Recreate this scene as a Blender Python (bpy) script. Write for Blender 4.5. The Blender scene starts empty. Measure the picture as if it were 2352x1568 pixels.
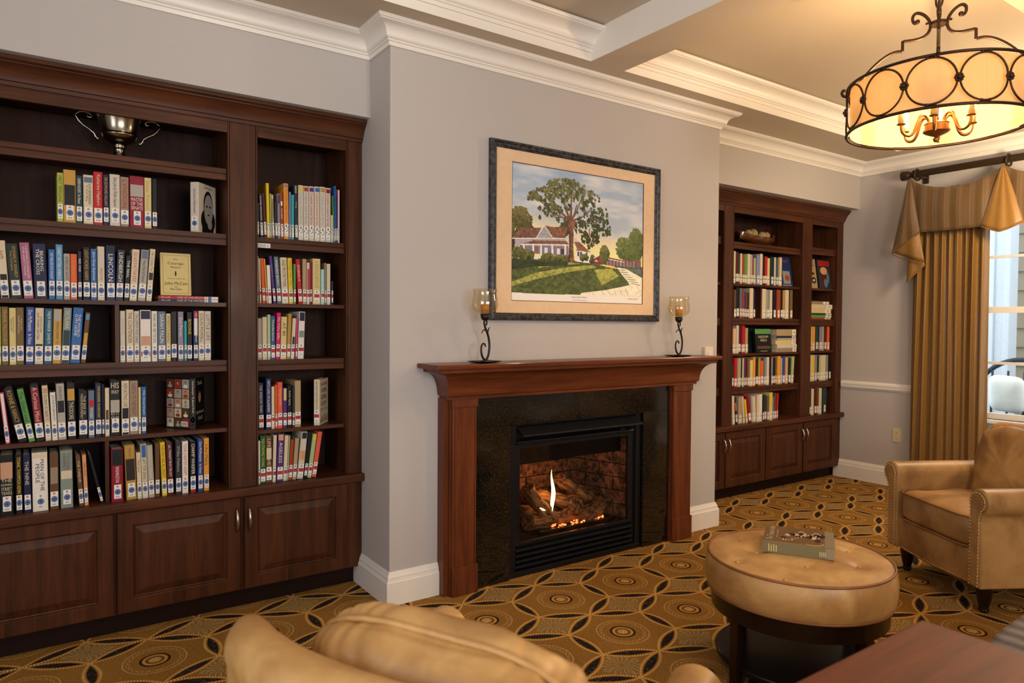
import bpy, bmesh, math, random
import numpy as np
from mathutils import Vector, Matrix
PI = math.pi
random.seed(7)
S = bpy.context.scene
C = S.collection
D = bpy.data

# ------------------------------------------------------------------ camera, world, lights, exposure
cam = D.cameras.new('camera'); co = D.objects.new('camera', cam); C.objects.link(co)
cam.sensor_width = 36.0; cam.lens = 1589.0 / 2352 * 36
cam.clip_start = 0.05
yaw, pitch, roll = 0.60845, -0.0257988, 0.0064526
fw = Vector((math.sin(yaw)*math.cos(pitch), math.cos(yaw)*math.cos(pitch), math.sin(pitch)))
rt = Vector((math.cos(yaw), -math.sin(yaw), 0)); up = rt.cross(fw)
r2 = rt*math.cos(roll) + up*math.sin(roll); u2 = up*math.cos(roll) - rt*math.sin(roll)
M = Matrix((r2, u2, -fw)).transposed().to_4x4(); M.translation = Vector((-1.41011, -3.0466, 1.36213))
co.matrix_world = M
cam.dof.use_dof = True; cam.dof.focus_distance = 3.7; cam.dof.aperture_fstop = 3.2
S.camera = co

w = D.worlds.new('world'); S.world = w; w.use_nodes = True
bg = w.node_tree.nodes['Background']
bg.inputs[0].default_value = (0.88, 0.94, 1.0, 1); bg.inputs[1].default_value = 3.2

def lamp(name, kind, loc, energy, col, **kw):
    l = D.lights.new(name, kind); l.energy = energy; l.color = col
    for k, v in kw.items(): setattr(l, k, v)
    o = D.objects.new(name, l); C.objects.link(o); o.location = loc
    return o
# daylight of the windows in the unseen rear and camera-side walls
o = lamp('rear_window_light', 'AREA', (-0.6, -5.25, 1.55), 62, (0.86, 0.92, 1.0), shape='RECTANGLE', size=2.6, size_y=1.5); o.rotation_euler = (PI/2, 0, 0)
o = lamp('side_window_light', 'AREA', (-3.3, -2.6, 1.6), 40, (0.84, 0.91, 1.0), shape='RECTANGLE', size=2.0, size_y=1.5); o.rotation_euler = (PI/2, 0, -PI/2)
# the room's other lamps outside the picture, and an added fill
lamp('second_pendant_light', 'POINT', (3.75, -1.55, 2.25), 58, (1.0, 0.75, 0.46), shadow_soft_size=0.14)
lamp('added_rear_fill', 'POINT', (0.3, -4.3, 1.70), 58, (1.0, 0.80, 0.58), shadow_soft_size=0.16)  # unseen lamp added out of view to brighten the ceiling more evenly
lamp('coffer_downlight', 'POINT', (-0.55, -0.95, 2.86), 7, (1.0, 0.90, 0.76), shadow_soft_size=0.05)

S.view_settings.view_transform = 'Standard'; S.view_settings.look = 'None'
S.view_settings.exposure = 0.2; S.view_settings.gamma = 1.0; S.view_settings.use_curve_mapping = False
S.cycles.use_denoising = True
S.cycles.max_bounces = 8; S.cycles.diffuse_bounces = 4; S.cycles.glossy_bounces = 3; S.cycles.transmission_bounces = 6; S.cycles.transparent_max_bounces = 8
S.cycles.sample_clamp_indirect = 6.0
S.cycles.caustics_reflective = False; S.cycles.caustics_refractive = False

# ------------------------------------------------------------------ small helpers
def lin(c):
    c = c/255.0
    return c/12.92 if c <= 0.04045 else ((c+0.055)/1.055)**2.4
def rgb(*c): return (lin(c[0]), lin(c[1]), lin(c[2]), 1.0)

class MB:
    """collects vertices and faces for one mesh"""
    def __init__(s): s.v = []; s.f = []; s.m = []
    def add(s, v, f, m=0):
        n = len(s.v); s.v += [tuple(p) for p in v]
        for q in f: s.f.append(tuple(i+n for i in q)); s.m.append(m)
    def box(s, x0, x1, y0, y1, z0, z1, m=0):
        s.add([(x0,y0,z0),(x1,y0,z0),(x1,y1,z0),(x0,y1,z0),(x0,y0,z1),(x1,y0,z1),(x1,y1,z1),(x0,y1,z1)],
              [(0,3,2,1),(4,5,6,7),(0,1,5,4),(1,2,6,5),(2,3,7,6),(3,0,4,7)], m)
    def prism(s, poly, a0, a1, ax='z', m=0):
        """polygon (p,q) extruded along an axis; ax x: (y,z), y: (x,z), z: (x,y)"""
        n = len(poly)
        P = {'x': lambda p, a: (a, p[0], p[1]), 'y': lambda p, a: (p[0], a, p[1]), 'z': lambda p, a: (p[0], p[1], a)}[ax]
        s.add([P(p, a0) for p in poly] + [P(p, a1) for p in poly],
              [tuple(range(n))[::-1], tuple(range(n, 2*n))] + [(i, (i+1) % n, n+(i+1) % n, n+i) for i in range(n)], m)
    def sweep(s, path, prof, m=0, cap=True):
        """profile (out, z) swept along an xy path with mitred corners; out points to the right of the path"""
        n = len(path); k = len(prof); vs = []
        for i, p in enumerate(path):
            p = Vector(p)
            d0 = (p-Vector(path[i-1])).normalized() if i else None
            d1 = (Vector(path[i+1])-p).normalized() if i < n-1 else None
            n0 = Vector((d0.y, -d0.x)) if d0 else None; n1 = Vector((d1.y, -d1.x)) if d1 else None
            if n0 is None: o = n1
            elif n1 is None: o = n0
            else:
                o = n0+n1; o = o/max(o.dot(n0), 1e-6)
            vs += [(p.x+o.x*q[0], p.y+o.y*q[0], q[1]) for q in prof]
        fs = [(i*k+j, (i+1)*k+j, (i+1)*k+(j+1) % k, i*k+(j+1) % k) for i in range(n-1) for j in range(k)]
        if cap: fs += [tuple(range(k)), tuple(range((n-1)*k, n*k))[::-1]]
        s.add(vs, fs, m)
    def lathe(s, prof, seg=24, c=(0,0), m=0):
        k = len(prof)
        vs = [(c[0]+r*math.cos(2*PI*i/seg), c[1]+r*math.sin(2*PI*i/seg), z) for i in range(seg) for r, z in prof]
        s.add(vs, [(i*k+j, ((i+1) % seg)*k+j, ((i+1) % seg)*k+j+1, i*k+j+1) for i in range(seg) for j in range(k-1)], m)
    def tube(s, pts, r, seg=8, m=0, closed=False, cap=True, flat=None):
        pts = [Vector(p) for p in pts]; n = len(pts)
        R = r if isinstance(r, (list, tuple)) else [r]*n
        vs = []; prev = None
        for i, p in enumerate(pts):
            a = pts[(i-1) % n] if (i or closed) else p; b = pts[(i+1) % n] if (i < n-1 or closed) else p
            t = (b-a).normalized()
            if prev is None:
                h = Vector((0,0,1)) if abs(t.z) < 0.9 else Vector((1,0,0)); u = t.cross(h).normalized()
            else:
                u = prev-t*prev.dot(t)
                u = u.normalized() if u.length > 1e-6 else t.orthogonal().normalized()
            prev = u; v = t.cross(u)
            for j in range(seg):
                an = 2*PI*j/seg + (PI/4 if flat else 0)
                vs.append(p+u*math.cos(an)*R[i]+v*math.sin(an)*R[i])
        fs = [(i*seg+j, i*seg+(j+1) % seg, ((i+1) % n)*seg+(j+1) % seg, ((i+1) % n)*seg+j) for i in range(n if closed else n-1) for j in range(seg)]
        if cap and not closed: fs += [tuple(range(seg))[::-1], tuple(range((n-1)*seg, n*seg))]
        s.add(vs, fs, m)
    def grid(s, nu, nv, fn, m=0, wrap=False):
        vs = [fn(i/(nu if wrap else nu-1), j/(nv-1)) for i in range(nu) for j in range(nv)]
        s.add(vs, [(i*nv+j, ((i+1) % nu)*nv+j, ((i+1) % nu)*nv+j+1, i*nv+j+1) for i in range(nu if wrap else nu-1) for j in range(nv-1)], m)
    def ball(s, c, r, seg=10, m=0, sc=(1,1,1)):
        k = seg//2+1
        s.grid(seg, k, lambda u, v: (c[0]+r*sc[0]*math.sin(PI*v)*math.cos(2*PI*u), c[1]+r*sc[1]*math.sin(PI*v)*math.sin(2*PI*u), c[2]-r*sc[2]*math.cos(PI*v)), m, wrap=True)
    def mesh(s, name, mats, smooth=False):
        me = D.meshes.new(name); me.from_pydata(s.v, [], s.f)
        for q in (mats if isinstance(mats, (list, tuple)) else [mats]): me.materials.append(q)
        if len(set(s.m)) > 1: me.polygons.foreach_set('material_index', s.m)
        if smooth: me.polygons.foreach_set('use_smooth', [True]*len(me.polygons))
        me.update(); return me

def fixn(me):
    b = bmesh.new(); b.from_mesh(me); bmesh.ops.remove_doubles(b, verts=b.verts, dist=1e-6); bmesh.ops.recalc_face_normals(b, faces=b.faces); b.to_mesh(me); b.free()

def put(name, mb, mats, parent=None, smooth=False, bevel=0, sub=0, fix=True, auto=None):
    me = mb.mesh(name, mats, smooth or auto is not None) if isinstance(mb, MB) else mb
    if fix and isinstance(mb, MB): fixn(me)
    o = D.objects.new(name, me); C.objects.link(o)
    if parent is not None: o.parent = parent
    if bevel:
        b = o.modifiers.new('bevel', 'BEVEL'); b.width = bevel; b.segments = 2; b.limit_method = 'ANGLE'; b.angle_limit = 0.6
    if sub:
        q = o.modifiers.new('sub', 'SUBSURF'); q.levels = sub; q.render_levels = sub
    if auto is not None:
        bm = bmesh.new(); bm.from_mesh(me)
        for e in bm.edges:
            if len(e.link_faces) == 2 and e.calc_face_angle(0) > auto: e.smooth = False
        bm.to_mesh(me); bm.free()
    return o
def thing(name, label, cat, loc=(0,0,0), rz=0, group=None):
    o = D.objects.new(name, None); C.objects.link(o); o.location = loc; o.rotation_euler = (0, 0, rz); o.empty_display_size = 0.05
    return tag(o, label, cat, group)
def tag(o, label, cat, group=None):
    o['label'] = label; o['category'] = cat
    if group: o['group'] = group
    return o
def struct(name, mb, mats, **k):
    o = put(name, mb, mats, **k); o['kind'] = 'structure'; return o

# ------------------------------------------------------------------ node expressions
class N:
    t = None
    def __init__(s, k): s.k = k
    @staticmethod
    def op(o, *a):
        n = N.t.nodes.new('ShaderNodeMath'); n.operation = o
        for i, x in enumerate(a):
            if isinstance(x, N): N.t.links.new(x.k, n.inputs[i])
            else: n.inputs[i].default_value = x
        return N(n.outputs[0])
    def __add__(s, b): return N.op('ADD', s, b)
    def __sub__(s, b): return N.op('SUBTRACT', s, b)
    def __rsub__(s, b): return N.op('SUBTRACT', b, s)
    def __mul__(s, b): return N.op('MULTIPLY', s, b)
    __rmul__ = __mul__; __radd__ = __add__
    def __truediv__(s, b): return N.op('DIVIDE', s, b)
def nmax(a, b): return N.op('MAXIMUM', a, b)
def nmin(a, b): return N.op('MINIMUM', a, b)
def nabs(a): return N.op('ABSOLUTE', a)
def sstep(x, a, b):
    n = N.t.nodes.new('ShaderNodeMapRange'); n.interpolation_type = 'SMOOTHSTEP'
    N.t.links.new(x.k, n.inputs[0]); n.inputs[1].default_value = a; n.inputs[2].default_value = b
    return N(n.outputs[0])
def band(x, lo, hi, e=0.0015): return sstep(x, lo-e, lo+e)*(1-sstep(x, hi-e, hi+e))
def cmix(f, a, b):
    n = N.t.nodes.new('ShaderNodeMix'); n.data_type = 'RGBA'
    for i, x in ((0, f), (6, a), (7, b)):
        if isinstance(x, N): N.t.links.new(x.k, n.inputs[i])
        else: n.inputs[i].default_value = x
    return N(n.outputs[2])
def noise(scale, vec=None, detail=3, rough=0.55, dist=0.0):
    n = N.t.nodes.new('ShaderNodeTexNoise'); n.inputs['Scale'].default_value = scale; n.inputs['Detail'].default_value = detail
    n.inputs['Roughness'].default_value = rough; n.inputs['Distortion'].default_value = dist
    if vec is not None: N.t.links.new(vec.k, n.inputs['Vector'])
    return N(n.outputs[0])
def coords(kind='Object', scale=(1,1,1), rot=(0,0,0)):
    t = N.t.nodes.new('ShaderNodeTexCoord'); m = N.t.nodes.new('ShaderNodeMapping')
    m.inputs['Scale'].default_value = scale; m.inputs['Rotation'].default_value = rot
    N.t.links.new(t.outputs[kind], m.inputs[0]); return N(m.outputs[0])
def mat(name, rough=0.5, metal=0.0, col=None, spec=None, coat=0.0):
    m = D.materials.new(name); m.use_nodes = True; N.t = m.node_tree
    b = m.node_tree.nodes['Principled BSDF']; b.inputs['Roughness'].default_value = rough; b.inputs['Metallic'].default_value = metal
    if col is not None: b.inputs['Base Color'].default_value = col
    if spec is not None: b.inputs['Specular IOR Level'].default_value = spec
    if coat: b.inputs['Coat Weight'].default_value = coat; b.inputs['Coat Roughness'].default_value = 0.12
    return m, b
def link(x, sock): N.t.links.new(x.k, sock)
def bump(h, strength=0.3, dist=0.002):
    n = N.t.nodes.new('ShaderNodeBump'); n.inputs['Strength'].default_value = strength; n.inputs['Distance'].default_value = dist
    N.t.links.new(h.k, n.inputs['Height']); return N(n.outputs[0])
_flat = {}
def flat(c, rough=0.55, metal=0.0):
    k = (tuple(c[:3]), rough, metal)
    if k not in _flat:
        m, b = mat('paint', rough, metal, spec=0.5 if metal else 0.22); f = noise(35.0, coords())
        link(cmix(f, (c[0]*0.9, c[1]*0.9, c[2]*0.9, 1), (min(c[0]*1.06, 1), min(c[1]*1.06, 1), min(c[2]*1.06, 1), 1)), b.inputs['Base Color'])
        _flat[k] = m
    return _flat[k]
def wood(name, dark, light, axis, rough=0.42, coat=0.03):
    m, b = mat(name, rough, coat=coat, spec=0.2)
    sc = [26, 26, 26]; sc[axis] = 1.6
    v = coords('Object', sc); a = noise(1.0, v, 4, 0.6, 0.6); g = noise(6.0, v, 2)
    big = noise(2.2, coords('Object'), 2)
    f = sstep(a*0.62+g*0.2+big*0.25, 0.30, 0.78)
    link(cmix(f, dark, light), b.inputs['Base Color']); link(bump(a, 0.06, 0.001), b.inputs['Normal'])
    return m
def emit(name, col, st):
    m = D.materials.new(name); m.use_nodes = True; t = m.node_tree; t.nodes.clear()
    e = t.nodes.new('ShaderNodeEmission'); e.inputs[0].default_value = col; e.inputs[1].default_value = st
    o = t.nodes.new('ShaderNodeOutputMaterial'); t.links.new(e.outputs[0], o.inputs[0]); return m
def leather(name, dark, light, rough=0.42):
    m, b = mat(name, rough)
    v = coords('Object'); a = noise(5.0, v, 5, 0.62, 0.4); f = noise(38.0, v, 3); big = noise(2.0, v, 2)
    link(cmix(sstep(a*0.6+big*0.4, 0.34, 0.66), dark, light), b.inputs['Base Color'])
    link(bump(f*0.35+a*0.65, 0.16, 0.004), b.inputs['Normal'])
    link(a*0.25+(rough-0.12), b.inputs['Roughness'])
    return m

# ------------------------------------------------------------------ materials
def wallpaint(name, c):
    m, b = mat(name, 0.75, spec=0.25); v = coords('Object')
    w1 = noise(240.0, coords('Object', (1, 1, 0.25)), 2); w2 = noise(240.0, coords('Object', (0.25, 0.25, 1)), 2)
    link(cmix(noise(1.3, v), tuple(x*0.95 for x in c[:3])+(1,), c), b.inputs['Base Color']); link(bump(w1+w2, 0.12, 0.0008), b.inputs['Normal'])
    return m
WALL = wallpaint('wall_vinyl', rgb(191, 185, 181))
CEIL = wallpaint('ceiling_paint', rgb(204, 190, 170))
TRIM, _b = mat('white_trim', 0.38); link(cmix(noise(3.0, coords()), rgb(232, 226, 216), rgb(240, 236, 228)), _b.inputs['Base Color'])
WV = wood('cherry_upright', rgb(48, 25, 13), rgb(90, 50, 27), 2)
WH = wood('cherry_level', rgb(50, 26, 13), rgb(94, 52, 28), 0)
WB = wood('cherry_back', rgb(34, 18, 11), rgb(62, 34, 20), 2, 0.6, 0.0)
MV = wood('mantel_upright', rgb(72, 34, 18), rgb(120, 63, 34), 2, 0.36, 0.15)
MH = wood('mantel_level', rgb(72, 34, 18), rgb(122, 63, 34), 0, 0.34, 0.2)
TW = wood('table_red_wood', rgb(78, 34, 18), rgb(112, 52, 28), 0, 0.5, 0.0)
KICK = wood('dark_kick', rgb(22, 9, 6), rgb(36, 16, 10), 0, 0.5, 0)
DARKW = wood('espresso_wood', rgb(14, 7, 5), rgb(34, 17, 11), 2, 0.3, 0.4)
LEA = leather('tan_leather', rgb(166, 120, 66), rgb(216, 172, 108))
LEB = leather('brown_tan_leather', rgb(124, 88, 48), rgb(184, 142, 86), 0.42)
PIPE = leather('leather_piping', rgb(124, 76, 42), rgb(156, 104, 60))
NICK, _b = mat('brushed_nickel', 0.28, 1.0, rgb(190, 180, 165)); link(noise(60, coords('Object', (1, 1, 0.05)))*0.2+0.2, _b.inputs['Roughness'])
BRASS, _b = mat('antique_brass_nail', 0.35, 1.0, rgb(214, 180, 132)); link(noise(80, coords())*0.2+0.25, _b.inputs['Roughness'])
IRON, _b = mat('bronze_iron', 0.42, 0.75); link(cmix(noise(30, coords()), rgb(44, 32, 26), rgb(84, 60, 44)), _b.inputs['Base Color'])
BLK, _b = mat('black_iron', 0.4, 0.6); link(cmix(noise(30, coords()), rgb(20, 18, 17), rgb(52, 47, 44)), _b.inputs['Base Color'])
INS, _b = mat('black_steel', 0.38, 0.5); link(cmix(noise(20, coords()), rgb(20, 21, 24), rgb(34, 35, 39)), _b.inputs['Base Color'])
PAGE, _b = mat('page_edges', 0.8); link(cmix(noise(1.0, coords('Object', (900, 30, 30)), 1), rgb(196, 182, 152), rgb(222, 210, 184)), _b.inputs['Base Color'])
GRAN, _b = mat('black_granite', 0.07, coat=0.3)
_v = N.t.nodes.new('ShaderNodeTexVoronoi'); _v.inputs['Scale'].default_value = 320; link(coords(), _v.inputs[0])
_s = N(_v.outputs['Color']); _sp = N.t.nodes.new('ShaderNodeSeparateColor'); link(_s, _sp.inputs[0]); _q = N(_sp.outputs[0])
link(cmix(sstep(_q, 0.84, 0.97), cmix(noise(14, coords()), rgb(9, 9, 8), rgb(22, 20, 17)), rgb(62, 52, 40)), _b.inputs['Base Color'])
SILV, _b = mat('tarnished_silver', 0.2, 1.0); link(cmix(noise(9, coords()), rgb(120, 110, 95), rgb(196, 188, 172)), _b.inputs['Base Color']); link(noise(12, coords())*0.25+0.1, _b.inputs['Roughness'])
WHT = flat(rgb(232, 228, 218), 0.5)
def glassmat(name, tint, gloss=0.12, rough=0.02):
    m = D.materials.new(name); m.use_nodes = True; t = m.node_tree; t.nodes.clear(); N.t = t
    tr = t.nodes.new('ShaderNodeBsdfTransparent'); tr.inputs[0].default_value = tint
    gl = t.nodes.new('ShaderNodeBsdfGlossy'); gl.inputs['Roughness'].default_value = rough
    fr = t.nodes.new('ShaderNodeFresnel'); fr.inputs[0].default_value = 1.45
    mx = t.nodes.new('ShaderNodeMixShader'); o = t.nodes.new('ShaderNodeOutputMaterial')
    ge = t.nodes.new('ShaderNodeNewGeometry')
    link((N(fr.outputs[0])*0.9+gloss)*(1-N(ge.outputs['Backfacing'])), mx.inputs[0]); t.links.new(tr.outputs[0], mx.inputs[1]); t.links.new(gl.outputs[0], mx.inputs[2]); t.links.new(mx.outputs[0], o.inputs[0])
    return m
GLASS = glassmat('clear_glass', (0.93, 0.96, 0.97, 1), 0.01)
FGLASS = glassmat('fireplace_glass', (0.80, 0.80, 0.80, 1), 0.005)
AMBER = glassmat('amber_mercury_glass', (0.985, 0.95, 0.87, 1), 0.09, 0.08)

# ------------------------------------------------------------------ carpet
CARPET, _b = mat('patterned_carpet', 0.95, spec=0.1)
_tc = coords(); _sx = N.t.nodes.new('ShaderNodeSeparateXYZ'); link(_tc, _sx.inputs[0]); _X, _Y = N(_sx.outputs[0]), N(_sx.outputs[1])
_s, _h, _k = 0.436, 0.218, 0.108
_wob = (noise(9.0, _tc, 2)-0.5)*0.006
_u = N.op('PINGPONG', _X-0.7345+_wob, _h); _v = N.op('PINGPONG', _Y+0.4061+_wob, _h)
_L = 0.5*math.hypot(_h, _h-_k); _dx, _dy = _h/(2*_L), (_k-_h)/(2*_L)
_cu, _cv = _u-_h/2, _v-(_h+_k)/2
_a1 = _cu*_dx+_cv*_dy; _b1 = _cv*_dx-_cu*_dy
_d1 = nabs(_b1)-0.0285*(1-(_a1*_a1)/(_L*_L)); _d2 = nabs(_u-_h)-0.0285*(1-(_v*_v)/(_k*_k))
_d1 = nmax(_d1, nabs(_a1)-_L-0.004); _d2 = nmax(_d2, _v-_k-0.004)
_d = nmin(_d1, _d2); _al = N.op('SUBTRACT', _a1*1.0, _v*0.0)
_lessone = N.op('LESS_THAN', _d1, _d2); _along = _lessone*_a1+(1-_lessone)*_v
_bead = sstep(N.op('SINE', _along*(2*PI/0.0112)), -0.75, 0.1)
_cord = band(nabs(_d), -1.0, 0.0052, 0.0012)
_dark = 1-sstep(_d, -0.0125, -0.0095)
_r = N.op('SQRT', _u*_u+_v*_v); _th = N.op('ARCTAN2', _v, _u)
_p, _q2 = _h-_u, _h-_v; _fr = N.op('SQRT', _p*_p+_q2*_q2); _ft = N.op('ARCTAN2', _q2, _p)
_pet = sstep(N.op('SINE', _ft*18.0+N.op('SINE', _fr*150.0)*1.2), 0.05, 0.5)*(1-sstep(_fr, 0.082, 0.100))*sstep(_d, 0.006, 0.012)*sstep(_fr, 0.008, 0.014)
_fibre = noise(1.0, coords('Object', (60, 700, 1)), 2); _pile = noise(420.0, _tc, 2); _patch = noise(2.0, _tc, 2)
_base = cmix(sstep(_fibre*0.5+_pile*0.35+_patch*0.15, 0.34, 0.66), rgb(112, 78, 30), rgb(170, 124, 60))
_gold = cmix(_bead, rgb(150, 102, 46), rgb(226, 178, 104))
_out = cmix(_pet*0.8, _base, cmix(_pile, rgb(128, 114, 80), rgb(188, 172, 128)))
_speck = sstep(noise(95.0, _tc, 2, 0.7, 1.5), 0.60, 0.66)
_out = cmix(_dark, _out, cmix(_speck*0.75, rgb(34, 27, 23), rgb(138, 122, 98)))
_out = cmix(_cord, _out, _gold)
_rb = sstep(N.op('SINE', _th*44.0), -0.6, 0.2)
_out = cmix(band(_r, 0.1135, 0.118)*(0.45+0.55*_rb), _out, rgb(206, 168, 110))
_out = cmix(band(_r, 0.090, 0.104)*sstep(N.op('SINE', _th*24.0)*N.op('COSINE', _r*420.0), 0.15, 0.6), _out, rgb(204, 164, 104))
_out = cmix(band(_r, 0.0485, 0.0565), _out, rgb(24, 20, 20))
_out = cmix(band(_r, 0.037, 0.044)*(0.5+0.5*_rb), _out, rgb(214, 166, 92))
_out = cmix(band(_r, 0.027, 0.031), _out, rgb(60, 42, 26))
_out = cmix((1-sstep(_r, 0.020, 0.024))*sstep(noise(200.0, _tc, 1), 0.42, 0.55), _out, rgb(222, 178, 104))
link(_out, _b.inputs['Base Color']); link(bump(_pile*0.7+_cord*0.5, 0.5, 0.004), _b.inputs['Normal'])

mb = MB(); mb.box(-3.5, 4.75, -5.5, 0.75, -0.05, 0.0); struct('floor', mb, CARPET)

# ------------------------------------------------------------------ walls
WX, DS, WR, ZS, ZH, ZC = 2.40, 0.2355, 4.606, 2.389, 2.775, 2.935
mb = MB()
mb.box(0, 0.70, 0, 0.12, 0, ZH); mb.box(1.625, WX, 0, 0.12, 0, ZH); mb.box(0.70, 1.625, 0, 0.12, 0.80, ZH)
mb.box(0, 0.12, 0.12, 0.72, 0, ZH); mb.box(WX-0.12, WX, 0.12, 0.72, 0, ZH)
struct('wall_chimney_breast', mb, WALL)
mb = MB(); mb.box(-3.5, 0, DS, 0.72, ZS, ZH); struct('wall_soffit_near', mb, WALL)
mb = MB(); mb.box(WX, 4.75, DS, 0.72, ZS, ZH); struct('wall_soffit_far', mb, WALL)
mb = MB(); mb.box(-3.5, 4.75, 0.70, 0.85, 0, 3.0); struct('wall_front', mb, WALL)
mb = MB(); mb.box(-3.5, -2.26, DS, 0.70, 0, ZS); struct('wall_front_left', mb, WALL)
WY0, WY1, WZ0, WZ1 = -1.78, -0.40, 0.655, 2.33
mb = MB(); mb.box(WR, 4.75, WY1, 0.70, 0, 3.0); mb.box(WR, 4.75, -5.5, WY0, 0, 3.0); mb.box(WR, 4.75, WY0, WY1, 0, WZ0); mb.box(WR, 4.75, WY0, WY1, WZ1, 3.0)
struct('wall_right', mb, WALL)
mb = MB(); mb.box(-3.5, -3.38, -5.5, 0.7, 0, 3.0); struct('wall_left', mb, WALL)
mb = MB(); mb.box(-3.5, 4.75, -5.5, -5.36, 0, 3.0); struct('wall_back', mb, WALL)

# ------------------------------------------------------------------ coffered ceiling
xs = [-3.5, -2.25, 1.08, 1.325, 4.36, 4.75]; ys = [-5.5, -5.0, -3.45, -3.2, -2.0, -1.77, -0.2, 0.75]
mb = MB(); n = 0
isc = lambda i, j: 0 <= i < len(xs)-1 and 0 <= j < len(ys)-1 and i in (1, 3) and j in (1, 3, 5)
# rows 3 and 1 stand for the coffers behind the camera
for i in range(len(xs)-1):
    for j in range(len(ys)-1):
        z = ZC if isc(i, j) else ZH
        mb.add([(xs[i], ys[j], z), (xs[i+1], ys[j], z), (xs[i+1], ys[j+1], z), (xs[i], ys[j+1], z)], [(0, 3, 2, 1)], 0)
        if isc(i, j):
            a, b, c, d = xs[i], xs[i+1], ys[j], ys[j+1]
            for p, q in (((a, c), (b, c)), ((b, c), (b, d)), ((b, d), (a, d)), ((a, d), (a, c))):
                mb.add([(p[0], p[1], ZH), (q[0], q[1], ZH), (q[0], q[1], ZC), (p[0], p[1], ZC)], [(3, 2, 1, 0)], 1)
struct('ceiling', mb, [CEIL, TRIM], fix=False)
mb = MB(); mb.box(-3.5, 4.75, -5.5, 0.85, 3.0, 3.1); struct('ceiling_slab', mb, CEIL)

def crownprof(z0, z1, p):
    H = z1-z0; q = [(0, 0), (0.010, 0), (0.012, 0.16), (0.020, 0.19), (0.020, 0.25), (0.030, 0.30), (0.034, 0.36)]
    out = [(a, z0+b*H) for a, b in q]
    for k in range(1, 9):
        t = k/9*PI/2; out.append((0.034+(p-0.050)*(1-math.cos(t)), z0+H*(0.36+0.42*math.sin(t))))
    out += [(p-0.014, z0+H*0.80), (p-0.010, z0+H*0.84), (p-0.004, z0+H*0.86), (p, z0+H*0.92), (p, z1), (0, z1)]
    return out
mb = MB(); mb.sweep([(-3.38, DS), (0, DS), (0, 0), (WX, 0), (WX, DS), (WR, DS), (WR, -5.36)], crownprof(2.671, ZH, 0.102)); struct('trim_1', mb, TRIM, auto=0.35)
mb = MB(); mb.sweep([(-2.25, -0.2), (1.08, -0.2)], crownprof(2.818, 2.926, 0.11)); struct('trim_2', mb, TRIM, auto=0.35)
mb = MB(); mb.sweep([(1.325, -0.2), (4.36, -0.2)], crownprof(2.818, 2.926, 0.11)); struct('trim_3', mb, TRIM, auto=0.35)
BASE = [(0, 0), (0.022, 0), (0.022, 0.112), (0.018, 0.118), (0.018, 0.122), (0.015, 0.124), (0.015, 0.136), (0.011, 0.142), (0.008, 0.150), (0.004, 0.159), (0, 0.160)]
for nm, pth in (('baseboard_near', [(0, 0.40), (0, 0), (0.268, 0)]), ('baseboard_far', [(2.075, 0), (WX, 0), (WX, 0.42)]), ('baseboard_right', [(WR, 0.425), (WR, -5.36)])):
    mb = MB(); mb.sweep(pth, BASE); struct(nm, mb, TRIM, auto=0.5)
RAIL = [(0, 0.806), (0.008, 0.806), (0.012, 0.815), (0.018, 0.820), (0.018, 0.838), (0.022, 0.842), (0.022, 0.856), (0.014, 0.866), (0, 0.872)]
mb = MB(); mb.sweep([(WR, 0.37), (WR, WY1+0.13)], RAIL); struct('trim_4', mb, TRIM, auto=0.5)

# ------------------------------------------------------------------ window and what stands outside it
win = D.objects.new('window_1', None); C.objects.link(win); win.location = (WR, (WY0+WY1)/2, WZ0); win['kind'] = 'structure'
hw, hh = (WY1-WY0)/2, WZ1-WZ0
mb = MB()
for y0, y1, z0, z1 in ((-hw-0.075, -hw, -0.02, hh+0.09), (hw, hw+0.075, -0.02, hh+0.09), (-hw, hw, hh, hh+0.09)): mb.box(-0.02, 0.0, y0, y1, z0, z1)
put('casing', mb, TRIM, win, bevel=0.003)
mb = MB(); mb.box(-0.028, 0.06, -hw-0.09, hw+0.09, -0.03, 0.0); put('sill', mb, TRIM, win, bevel=0.004)
def sash(x, z0, z1):
    mb = MB(); t = 0.045
    mb.box(x, x+0.035, -hw, -hw+t, z0, z1); mb.box(x, x+0.035, hw-t, hw, z0, z1); mb.box(x, x+0.035, -hw+t, hw-t, z0, z0+t); mb.box(x, x+0.035, -hw+t, hw-t, z1-t, z1)
    o = put('sash', mb, TRIM, win)
    zm = (z0+z1)/2
    mb = MB(); mb.box(x+0.008, x+0.028, -hw+t, hw-t, zm-0.010, zm+0.010); put('muntin', mb, TRIM, o)
    mb = MB(); mb.box(x+0.016, x+0.019, -hw+t, hw-t, z0+t, z1-t); put('pane', mb, GLASS, o)
sash(0.05, 0.0, 0.858); sash(0.086, 0.815, hh)
for o in [win]+list(win.children_recursive): o['kind'] = 'structure'

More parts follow.
